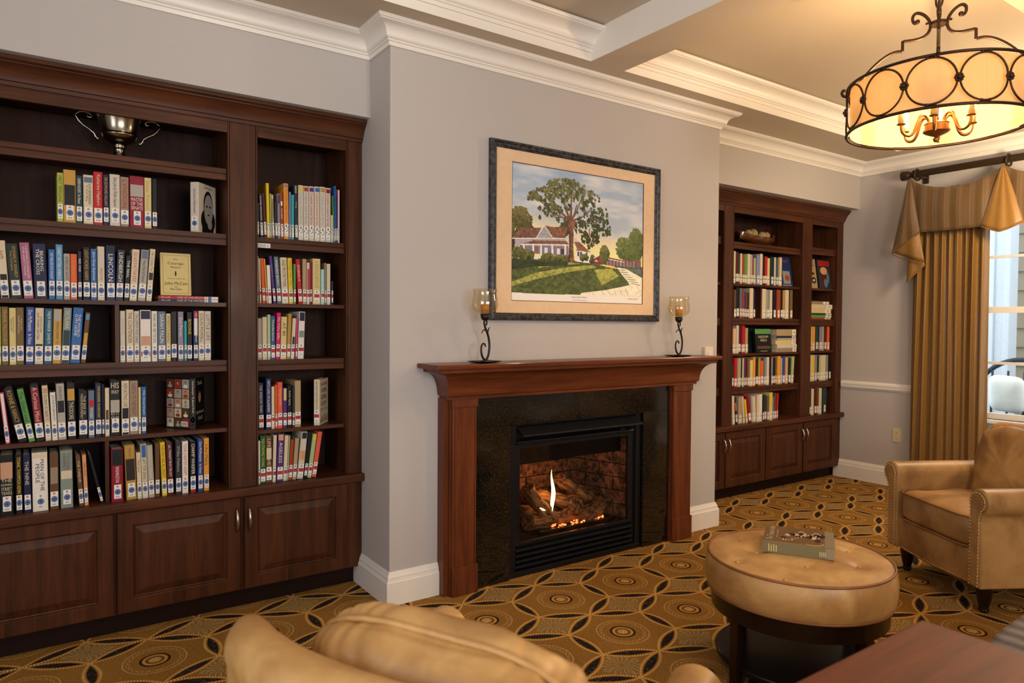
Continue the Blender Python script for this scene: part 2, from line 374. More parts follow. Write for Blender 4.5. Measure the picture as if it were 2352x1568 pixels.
SIDING = flat(rgb(164, 152, 132), 0.8); COLW = flat(rgb(206, 214, 222), 0.6)
mb = MB(); mb.box(4.76, 8.5, -6.0, 3.0, -0.35, -0.10); struct('ground_porch', mb, flat(rgb(120, 116, 110), 0.85))
sw = D.objects.new('wall_porch', None); C.objects.link(sw); sw.location = (7.2, 0, 0); sw['kind'] = 'structure'
mb = MB(); mb.box(0.02, 0.14, -4.5, 2.0, -0.25, 3.2); o = put('sheathing', mb, SIDING, sw)
bm_ = None
for k in range(17):
    z = -0.25+k*0.2
    mb = MB(); mb.prism([(-0.022, z), (0.02, z), (0.02, z+0.21), (0.0, z+0.21)], -4.5, 2.0, 'y')
    put('siding_board', mb, SIDING, sw)
mb = MB(); mb.box(6.55, 6.73, -0.24, 0.36, -0.25, 3.2)
for y in (-0.24, -0.10, 0.04, 0.18): mb.box(6.53, 6.56, y, y+0.05, -0.25, 3.2)
tag(put('porch_column', mb, COLW, bevel=0.006), 'pale square porch post standing outside behind the window glass', 'post')
pc = thing('porch_chair', 'dark round-backed porch chair seen outside through the window', 'chair', (5.85, -0.52, -0.10), 0)
DGR = flat(rgb(52, 58, 66), 0.6)
mb = MB(); mb.tube([(0.42*math.cos(a)*0.2+0.25, 0.44*math.cos(a), 0.72+0.44*math.sin(a)) for a in np.linspace(0, 2*PI, 41)[:-1]], 0.022, 8, closed=True); put('back_ring', mb, DGR, pc, smooth=True)
for k in range(-2, 3):
    mb = MB(); mb.tube([(0.24, k*0.13, 0.40), (0.27, k*0.13, 1.05)], 0.010, 6); put('back_slat', mb, DGR, pc, smooth=True)
mb = MB(); mb.grid(24, 9, lambda u, v: (0.02+0.36*math.sin(PI*v)*math.cos(2*PI*u), 0.40*math.sin(PI*v)*math.sin(2*PI*u), 0.50-0.05*math.cos(PI*v)), wrap=True); put('seat', mb, DGR, pc, smooth=True)
for a in (0.8, 2.35, 3.93, 5.5):
    mb = MB(); mb.tube([(0.26*math.cos(a), 0.28*math.sin(a), 0.48), (0.32*math.cos(a), 0.34*math.sin(a), 0.0)], 0.018, 6); put('leg', mb, DGR, pc)
def pillow_fn(sx, sy, sz, e=0.5):
    sg = lambda t, p: math.copysign(abs(t)**p, t)
    return lambda u, v: (sx*sg(math.cos(PI*(v-0.5)), 0.9)*sg(math.cos(2*PI*u), e), sy*sg(math.cos(PI*(v-0.5)), 0.9)*sg(math.sin(2*PI*u), e), sz*sg(math.sin(PI*(v-0.5)), 0.9))
f = pillow_fn(0.17, 0.15, 0.075, 0.42)
mb = MB(); mb.grid(40, 15, f, wrap=True)
o = put('porch_cushion', mb, flat(rgb(226, 230, 224), 0.8), smooth=True); o.rotation_euler = (0.25, PI/2-0.2, 0.1); o.location = (5.90, -0.46, 0.75)
tag(o, 'plump white cushion on the porch chair outside the window', 'cushion')

# ------------------------------------------------------------------ built-in bookcases
def shelfprof(d0, d1, zt, kind):
    """front profile (y,z): plain board, or double-lipped board with a groove"""
    if kind == 1: return [(d0, zt-0.018), (d1, zt-0.018), (d1, zt), (d0, zt)]
    if kind == 3: return [(d0, zt-0.058), (d0+0.02, zt-0.058), (d0+0.02, zt-0.02), (d1, zt-0.02), (d1, zt), (d0, zt)]
    return [(d0, zt-0.052), (d0+0.022, zt-0.052), (d0+0.022, zt-0.022), (d1, zt-0.022), (d1, zt), (d0, zt), (d0, zt-0.021), (d0+0.006, zt-0.023), (d0+0.006, zt-0.026), (d0, zt-0.028)]
DEP = 0.31
def bookcase(label, xr, fy, X, zc, bays, dividers, doors, pairlabels, clab):
    """X: frame edges from the low end to the high end; all y relative to the face at fy"""
    t = thing('bookcase', label, 'bookcase', (0, fy, 0))
    x0, x1 = X[0], X[-1]; zt, zf = 2.233, 2.285
    for k, (a, b) in enumerate(zip(X[0:-1:2], X[1::2])):          # stiles and posts, with a bead along each opening
        g = 0.006
        pts = [(a, 0.0)]
        if k > 0: pts = [(a, 0.02), (a, 0.003), (a+0.002, 0.0), (a+0.007, 0.0), (a+0.009, 0.004), (a+0.011, 0.0)]
        else: pts = [(a, 0.02), (a, 0)]
        if k < len(X)//2-1: pts += [(b-0.011, 0), (b-0.009, 0.004), (b-0.007, 0), (b-0.002, 0), (b, 0.003), (b, 0.02)]
        else: pts += [(b, 0), (b, 0.02)]
        mb = MB(); mb.prism(pts, zc, zf, 'z'); put('post' if 0 < k < len(X)//2-1 else 'stile', mb, WV, t)
    for k in range(len(X)//2-1):
        a, b = X[2*k+1], X[2*k+2]
        mb = MB(); mb.box(a, b, 0.001, 0.02, zt, zf); put('head_rail', mb, WH, t)
        for q, e in ((a, -0.016), (b, 0.016)):
            mb = MB(); mb.box(min(q, q+e), max(q, q+e), 0.02, DEP, zc, zf); put('side_panel', mb, WV, t)
        for z, kind in bays[k]:
            mb = MB(); mb.prism(shelfprof(0.025, DEP, z, kind), a+0.0005, b-0.0005, 'x'); put('shelf', mb, WH, t)
    for xa, xb, z0, z1 in dividers:
        mb = MB(); mb.box(xa, xb, 0.03, DEP, z0, z1); put('divider', mb, WV, t)
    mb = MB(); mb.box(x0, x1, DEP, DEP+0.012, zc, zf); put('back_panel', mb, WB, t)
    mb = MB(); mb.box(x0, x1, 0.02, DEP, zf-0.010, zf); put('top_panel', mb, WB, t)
    cp = [(0, zf-0.002), (0.008, zf-0.002), (0.012, zf+0.012), (0.019, zf+0.015), (0.022, zf+0.028), (0.032, zf+0.048), (0.046, zf+0.068), (0.056, zf+0.074), (0.056, zf+0.080), (0.068, zf+0.086), (0.068, zf+0.100), (-0.02, zf+0.100), (-0.02, zf-0.002)]
    mb = MB(); mb.sweep([(x0, 0), (x1, 0)], cp); put('crown', mb, WH, t, auto=0.5)
    # worktop
    mb = MB(); mb.box(x0, x1+0.003, fy-0.040, fy+DEP+0.01, zc-0.041, zc)
    tag(put('counter_slab', mb, WH, bevel=0.006), clab, 'worktop')
    # base cabinets, one per pair of doors
    zk, zd0, zd1 = 0.098, 0.104, zc-0.045
    for pi in range(2):
        da, db = doors[2*pi], doors[2*pi+1]
        a = x0 if pi == 0 else (doors[1][1]+doors[2][0])/2; b = x1 if pi == 1 else (doors[1][1]+doors[2][0])/2
        t2 = thing('base_cabinet', pairlabels[pi], 'cabinet', ((a+b)/2, fy, 0)); cx = (a+b)/2
        mb = MB(); mb.box(a-cx, b-cx, 0, DEP, zk, zc-0.041); put('carcass', mb, WV, t2)
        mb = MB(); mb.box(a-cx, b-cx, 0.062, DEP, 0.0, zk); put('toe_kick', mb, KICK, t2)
        for di, (xa, xb) in enumerate((da, db)):
            xa -= cx; xb -= cx
            mb = MB(); rings = [(0, 0), (0, -0.016), (0.004, -0.020), (0.058, -0.020), (0.062, -0.016), (0.064, -0.006)]
            vs = []; fs = []
            for ins, y in rings: vs += [(xa+ins, y, zd0+ins), (xb-ins, y, zd0+ins), (xb-ins, y, zd1-ins), (xa+ins, y, zd1-ins)]
            for r in range(len(rings)-1): fs += [(r*4+i, r*4+(i+1) % 4, r*4+4+(i+1) % 4, r*4+4+i) for i in range(4)]
            mb.add(vs, fs); dr = put('door', mb, WV, t2)
            mb = MB(); rings = [(0.064, -0.006), (0.068, -0.005), (0.100, -0.0165), (0.104, -0.0165)]
            vs = []; fs = []
            for ins, y in rings: vs += [(xa+ins, y, zd0+ins), (xb-ins, y, zd0+ins), (xb-ins, y, zd1-ins), (xa+ins, y, zd1-ins)]
            for r in range(len(rings)-1): fs += [(r*4+i, r*4+(i+1) % 4, r*4+4+(i+1) % 4, r*4+4+i) for i in range(4)]
            fs.append(tuple(range((len(rings)-1)*4, len(rings)*4))); mb.add(vs, fs); put('raised_panel', mb, WV, dr)
            hx = xb-0.020 if di == 0 else xa+0.020; hz = zc-0.150
            mb = MB(); pts = [(hx, -0.020-0.026*math.sin(PI*q)**0.7, hz-0.055+0.110*q) for q in np.linspace(0, 1, 13)]
            mb.tube(pts, [0.0045+0.003*math.sin(PI*q) for q in np.linspace(0, 1, 13)], 8); put('handle', mb, NICK, dr, smooth=True)
    return t
ZCN, ZCF = 0.587, 0.583
XN = [-2.236, -2.152, -1.718, -1.583, -0.657, -0.522, -0.088, -0.005]
small = [(1.767, 2), (1.452, 1), (1.180, 2), (0.842, 1)]
near = bookcase('tall cherry built-in bookcase full of library books beside the camera', 0, 0.335, XN, ZCN,
    [small, [(2.070, 2), (1.769, 2), (1.450, 1), (1.184, 2), (0.867, 1)], small],
    [(-1.111, -1.095, 1.184, 1.432), (-1.152, -1.137, ZCN, 0.849)],
    [(-2.154, -1.648), (-1.632, -1.126), (-1.114, -0.608), (-0.592, -0.086)],
    ['cherry base cabinet of the near bookcase, its doors cut off by the picture edge', 'cherry base cabinet with two raised-panel doors next to the white chimney corner'],
    'long cherry worktop carrying the bottom row of books in the near bookcase')
XF = [2.404, 2.488, 2.945, 3.066, 3.985, 4.125, 4.522, 4.604]
sm2 = [(2.040, 3), (1.689, 1), (1.417, 3), (1.140, 1), (0.874, 3)]
far = bookcase('tall cherry built-in bookcase in the alcove next to the curtained window', 0, 0.380, XF, ZCF,
    [sm2, [(2.013, 2), (1.689, 1), (1.417, 2), (1.137, 1), (0.870, 2)], sm2],
    [(3.450, 3.464, 1.417, 1.671), (3.598, 3.612, 0.870, 1.119)],
    [(2.460, 2.965), (2.980, 3.475), (3.490, 3.995), (4.015, 4.515)],
    ['cherry base cabinet half hidden behind the chimney breast', 'cherry base cabinet with two doors at the foot of the window-side bookcase'],
    'cherry worktop of the bookcase in the window corner')

# ------------------------------------------------------------------ books
PAL = {'lime':((168,180,70),'lime green'),'gold':((196,150,62),'gold'),'dkgreen':((30,44,38),'dark green'),'dkgreen2':((16,92,52),'green'),'dark':((44,36,30),'dark brown'),'black':((24,22,22),'black'),'teal':((36,62,66),'dark teal'),'white':((228,220,206),'white'),
'cream':((214,198,166),'cream'),'red':((186,30,36),'red'),'navy':((28,32,66),'navy'),'offwhite':((206,196,180),'off-white'),'taupe':((150,132,108),'taupe'),'crimson':((140,20,44),'crimson'),'paleyellow':((214,194,128),'pale yellow'),
'tan':((176,150,112),'tan'),'mauve':((166,98,126),'mauve'),'blue':((50,100,164),'blue'),'skyblue':((84,144,184),'sky blue'),'grey':((172,164,152),'grey'),'orange':((222,96,40),'orange'),'brown':((98,68,42),'brown'),'dkblue':((26,44,92),'dark blue'),
'slateblk':((46,50,56),'charcoal'),'olive':((116,94,54),'olive'),'royal':((50,74,148),'royal blue'),'tealblue':((38,94,126),'teal blue'),'greygreen':((128,142,132),'grey-green'),'slate':((98,114,134),'slate blue'),'turq':((46,164,168),'turquoise'),
'lavgrey':((138,128,146),'lavender grey'),'pink':((196,66,110),'pink'),'green':((92,150,76),'green'),'peach':((214,154,104),'peach'),'mustard':((178,140,62),'mustard'),'yellow':((222,188,42),'yellow'),'maroon':((84,28,30),'maroon'),
'amber':((220,150,50),'amber'),'rust':((156,62,40),'rust'),'lavblue':((132,138,186),'lavender'),'purple':((84,48,116),'purple'),'aqua':((166,206,202),'aqua'),'palegreen':((170,186,132),'pale green'),'magenta':((200,24,92),'magenta'),'coral':((222,94,70),'coral'),'skin':((196,150,118),'skin')}
def pm(k): return flat(rgb(*PAL[k][0]), 0.42)
LBL_BLUE = flat(rgb(84, 108, 160), 0.5); LBL_RED = flat(rgb(178, 50, 56), 0.5); LBL_INK = flat(rgb(52, 44, 48), 0.5); LBL_GRN = flat(rgb(134, 152, 74), 0.5); LBL_BRN = flat(rgb(150, 72, 44), 0.5)
_tc2 = {}
def textgeo(s):
    """flat lettering as (verts, faces, width, height), lower-left at 0"""
    if s not in _tc2:
        cu = D.curves.new('t', 'FONT'); cu.body = s; cu.size = 1.0; cu.resolution_u = 2; cu.fill_mode = 'FRONT'
        o = D.objects.new('t', cu); me = o.to_mesh()
        v = np.empty(len(me.vertices)*3); me.vertices.foreach_get('co', v); v = v.reshape(-1, 3)[:, :2]
        f = [tuple(p.vertices) for p in me.polygons]
        o.to_mesh_clear(); D.objects.remove(o); D.curves.remove(cu)
        lo = v.min(0); v = v-lo; _tc2[s] = (v, f, *v.max(0))
    return _tc2[s]
def lettering(mb, s, box, mode, y, m=0, maxratio=1.25):
    """fit a line of text into box (x0,x1,z0,z1) on the plane y; mode v runs downwards, h runs across"""
    v, f, tw, th = textgeo(s); x0, x1, z0, z1 = box; W, H = x1-x0, z1-z0
    if mode == 'v': L, T = H, W
    else: L, T = W, H
    sc = T/max(th, 0.70); ls = min(sc*maxratio, L/tw); sc = min(sc, ls*1.9)
    P = v*np.array([ls, sc])
    P = P+np.array([(L-ls*tw)*(0.5 if mode == 'h' else 0.35), (T-sc*th)/2])
    if mode == 'v': pts = [(x0+b, y, z1-a) for a, b in P]
    else: pts = [(x0+a, y, z0+b) for a, b in P]
    mb.add(pts, f, m)
def disc(mb, cx, cz, rx, rz, y, m, n=12): mb.add([(cx+rx*math.cos(2*PI*i/n), y, cz+rz*math.sin(2*PI*i/n)) for i in range(n)], [tuple(range(n))], m)
def rect(mb, x0, x1, z0, z1, y, m=0): mb.add([(x0, y, z0), (x1, y, z0), (x1, y, z1), (x0, y, z1)], [(0, 1, 2, 3)], m)

def bookbody(root, w, h, d, col):
    t = min(0.0028, w*0.18); r = min(0.0035, w*0.22)
    mb = MB(); mb.prism([(0, d), (0, r), (r*0.3, r*0.3), (r, 0), (w-r, 0), (w-r*0.3, r*0.3), (w, r), (w, d), (w-t, d), (w-t, t), (t, t), (t, d)], 0, h, 'z')
    o = put('cover', mb, pm(col), root)
    mb = MB(); mb.box(t, w-t, t, d-0.004, 0.003, h-0.004); put('page_block', mb, PAGE, root)
    return o
def sticker(root, w, kind, h, hd=1.0):
    e = min(0.0022, w*0.1); x0, x1 = e, w-e
    if w > 0.034: c = w*0.52; x0, x1 = c-0.0135, c+0.0135
    cx = (x0+x1)/2; hw = (x1-x0)/2; z0, z1 = 0.010+random.random()*0.006, 0
    z1 = z0+0.060
    mb = MB(); rect(mb, x0, x1, z0, z1, -0.0007, 0)
    disc(mb, cx, z1-0.008, min(0.0045, hw*0.6), 0.0040, -0.0010, 3, 8); disc(mb, cx+hw*0.1, z1-0.0075, min(0.002, hw*0.25), 0.0016, -0.0012, 0, 6)
    if kind == 'b': disc(mb, cx, z0+0.029, min(0.0115, hw*0.95), 0.0125, -0.0010, 1, 14); disc(mb, cx, z0+0.029, min(0.0035, hw*0.3), 0.0035, -0.0012, 2, 8)
    elif kind == 'r': rect(mb, x0+hw*0.06, x1-hw*0.06, z0+0.024, z0+0.041, -0.0010, 1)
    elif kind == 'z':
        for q in range(5): disc(mb, cx+hw*0.75*math.sin(q*2.4), z0+0.024+q*0.0055, hw*0.24, 0.003, -0.0010, 2, 6)
    elif kind == 'g': disc(mb, cx, z0+0.034, hw*0.85, 0.007, -0.0010, 1, 8)
    elif kind == 'w': disc(mb, cx, z0+0.034, min(0.006, hw*0.7), 0.006, -0.0010, 1, 8)
    for q in (0, 1, 2): rect(mb, cx-hw*0.5+q*hw*0.35, cx-hw*0.3+q*hw*0.35, z0+0.006, z0+0.010, -0.0010, 2)
    mb.v = [(a, b, c*hd) for a, b, c in mb.v]
    mid = {'b': LBL_BLUE, 'r': LBL_RED, 'z': LBL_INK, 'g': LBL_GRN, 'w': LBL_BRN}[kind]
    put('spine_label', mb, [WHT, mid, LBL_INK, LBL_BRN if kind in 'bw' else LBL_INK], root, fix=False)
ORD = 'first second third fourth fifth sixth seventh eighth ninth tenth eleventh twelfth thirteenth fourteenth fifteenth sixteenth seventeenth eighteenth nineteenth twentieth twenty-first twenty-second twenty-third twenty-fourth'.split()
ROWINFO = {  # row: (phrase in labels, counted from, group)
 'A': ('on the shelf under the silver cup', 'books under the silver cup'),
 'C': ('in the row beside the courage book', 'books leading to the cream courage book'),
 'D1': ('on the near middle shelf, beyond its divider', 'books on the near middle shelf beyond the divider'),
 'D2': ('on the near middle shelf, before its divider', 'books on the near middle shelf before the divider'),
 'E': ('in the row leading to the open photo book', 'books leading to the open photo book'),
 'F1': ('on the near worktop, beyond its divider', 'books on the near worktop beyond the divider'),
 'F2': ('on the near worktop, before its divider', 'books on the near worktop before the divider'),
 'RA': ('on the shelf with the white series', 'books on the shelf with the white series'),
 'RB': ('under the paper shelf tag', 'books under the paper shelf tag'),
 'RC': ('in the short row of the narrow near bay', 'short row in the narrow near bay'),
 'RD': ('beside the angled rowing book', 'books beside the angled rowing book'),
 'RE': ('at the foot of the narrow near bay', 'books at the foot of the narrow near bay'),
 'WA': ('under the shell bowl', 'books under the shell bowl'),
 'WB1': ('in the far bookcase second row, before its divider', 'far bookcase second row before the divider'),
 'WB2': ('in the far bookcase second row, after its divider', 'far bookcase second row after the divider'),
 'WC': ('in the row left of the lying pile', 'books next to the lying pile'),
 'WD1': ('in the far bookcase fourth row, before its divider', 'far bookcase fourth row before the divider'),
 'WD2': ('in the far bookcase fourth row, after its divider', 'far bookcase fourth row after the divider'),
 'WE': ('on the far worktop, wide bay', 'books on the far worktop in the wide bay'),
 'XC': ('in the far narrow bay under the lying books', 'far narrow bay under the lying books'),
 'XD': ('in the far narrow bay above the worktop row', 'far narrow bay above the worktop row'),
 'XE': ('on the far worktop, narrow bay', 'books on the far worktop in the narrow bay')}
ROWINFO['WC'] = ('in the short row beside the lying pile', 'books beside the lying pile')
CEILS = {'A': 2.018, 'C': 1.717, 'D1': 1.432, 'D2': 1.432, 'E': 1.132, 'F1': 0.849, 'F2': 0.849, 'RA': 2.2, 'RB': 1.715, 'RC': 1.434, 'RD': 1.128, 'RE': 0.824, 'WA': 1.961, 'WB1': 1.671, 'WB2': 1.671, 'WC': 1.365, 'WD1': 1.119, 'WD2': 1.119, 'WE': 0.818, 'XC': 1.359, 'XD': 1.122, 'XE': 0.816}
def build_row(name, y, z, kind, items):
    phrase, group = ROWINFO[name]
    fl, flp = -9, 0.0
    n = len(items); toward = name[0] in 'WX'          # far rows are counted from the fireplace end, near rows too
    prev = None
    for i, it in enumerate(items):
        x, w, h, lean, col, txt, tcol = it[:7]; bands = it[7] if len(it) > 7 else []
        w = max(w-0.0006, 0.005); h = min(h, CEILS[name]-z-0.005)
        if name == 'RE' and i == 0: x = -0.5205
        if prev:
            px, pw, ph, pl = prev
            e0 = px+pw*math.cos(pl)+(0 if pl <= 0 else 0)+0.0006
            hm = min(h, ph)
            need = px+pw/math.cos(pl)+hm*math.tan(pl)-hm*math.tan(lean)+0.0006
            nx = max(x, e0, min(need, x+0.012))
            if need > nx+1e-4: lean = max(lean, math.atan((px+pw/math.cos(pl)+hm*math.tan(pl)+0.0006-nx)/hm))
            if nx > x+0.001: w = max(w-(nx-x)*0.8, w*0.75)
            x = nx
        prev = (x, w, h, lean)
        d = 0.150+random.random()*0.02
        r = thing('book', '', 'book', (x, y+random.random()*0.004, z+0.0004+(w*math.sin(lean) if lean > 0 else 0)), 0, group)
        r.rotation_euler = (0, lean, 0)
        k = i if toward else n-1-i
        r['label'] = '%s book %s from the fireplace %s' % (PAL[col][1], ORD[k], phrase)
        bookbody(r, w, h, d, col)
        lo = 0.078
        if bands:
            mb = MB(); e = min(0.003, w*0.2); ms = []
            for q, (b0, b1, bc) in enumerate(bands): rect(mb, e, w-e, h*b0+0.001, h*b1-0.001, -0.0003, q); ms.append(pm(bc))
            put('spine_band', mb, ms, r, fix=False)
        if txt:
            lines = txt.split('|'); cuts = sorted([(b[0]*h, b[1]*h) for b in bands]); free = []; c = lo
            for a, b in cuts:
                if a-c > 0.02: free.append((c, a))
                c = max(c, b)
            free.append((c, h-0.008)); z0, z1 = max(free, key=lambda q: q[1]-q[0])
            if z1-z0 < 0.05: z0, z1 = lo, h-0.008
            mb = MB()
            if len(lines) >= 3:
                s = min((z1-z0)/len(lines), 0.022); zz = z1-0.004
                if name == 'F1': zz = z0+s*len(lines)
                for q, ln in enumerate(lines): lettering(mb, ln, (0.005, w-0.005, zz-s*(q+1)+s*0.2, zz-s*q), 'h', -0.0006)
            elif txt == 'HIS WAY':
                lettering(mb, 'HIS', (0.005, w-0.005, h-0.034, h-0.010), 'h', -0.0006); lettering(mb, 'WAY', (0.005, w-0.005, h-0.062, h-0.038), 'h', -0.0006)
                lettering(mb, 'KITTY', (0.005, w-0.005, 0.088, 0.104), 'h', -0.0006); lettering(mb, 'KELLEY', (0.005, w-0.005, 0.070, 0.085), 'h', -0.0006)
            else:
                m_ = w*0.20; cw = (w-2*m_)/len(lines)
                for q, ln in enumerate(lines): lettering(mb, ln, (w-m_-cw*(q+1)+cw*0.08, w-m_-cw*q-cw*0.08, z0+0.004, z1-0.004), 'v', -0.0006)
            put('title', mb, pm(tcol), r, fix=False)
        if kind and h > 0.11: sticker(r, w, kind, h)
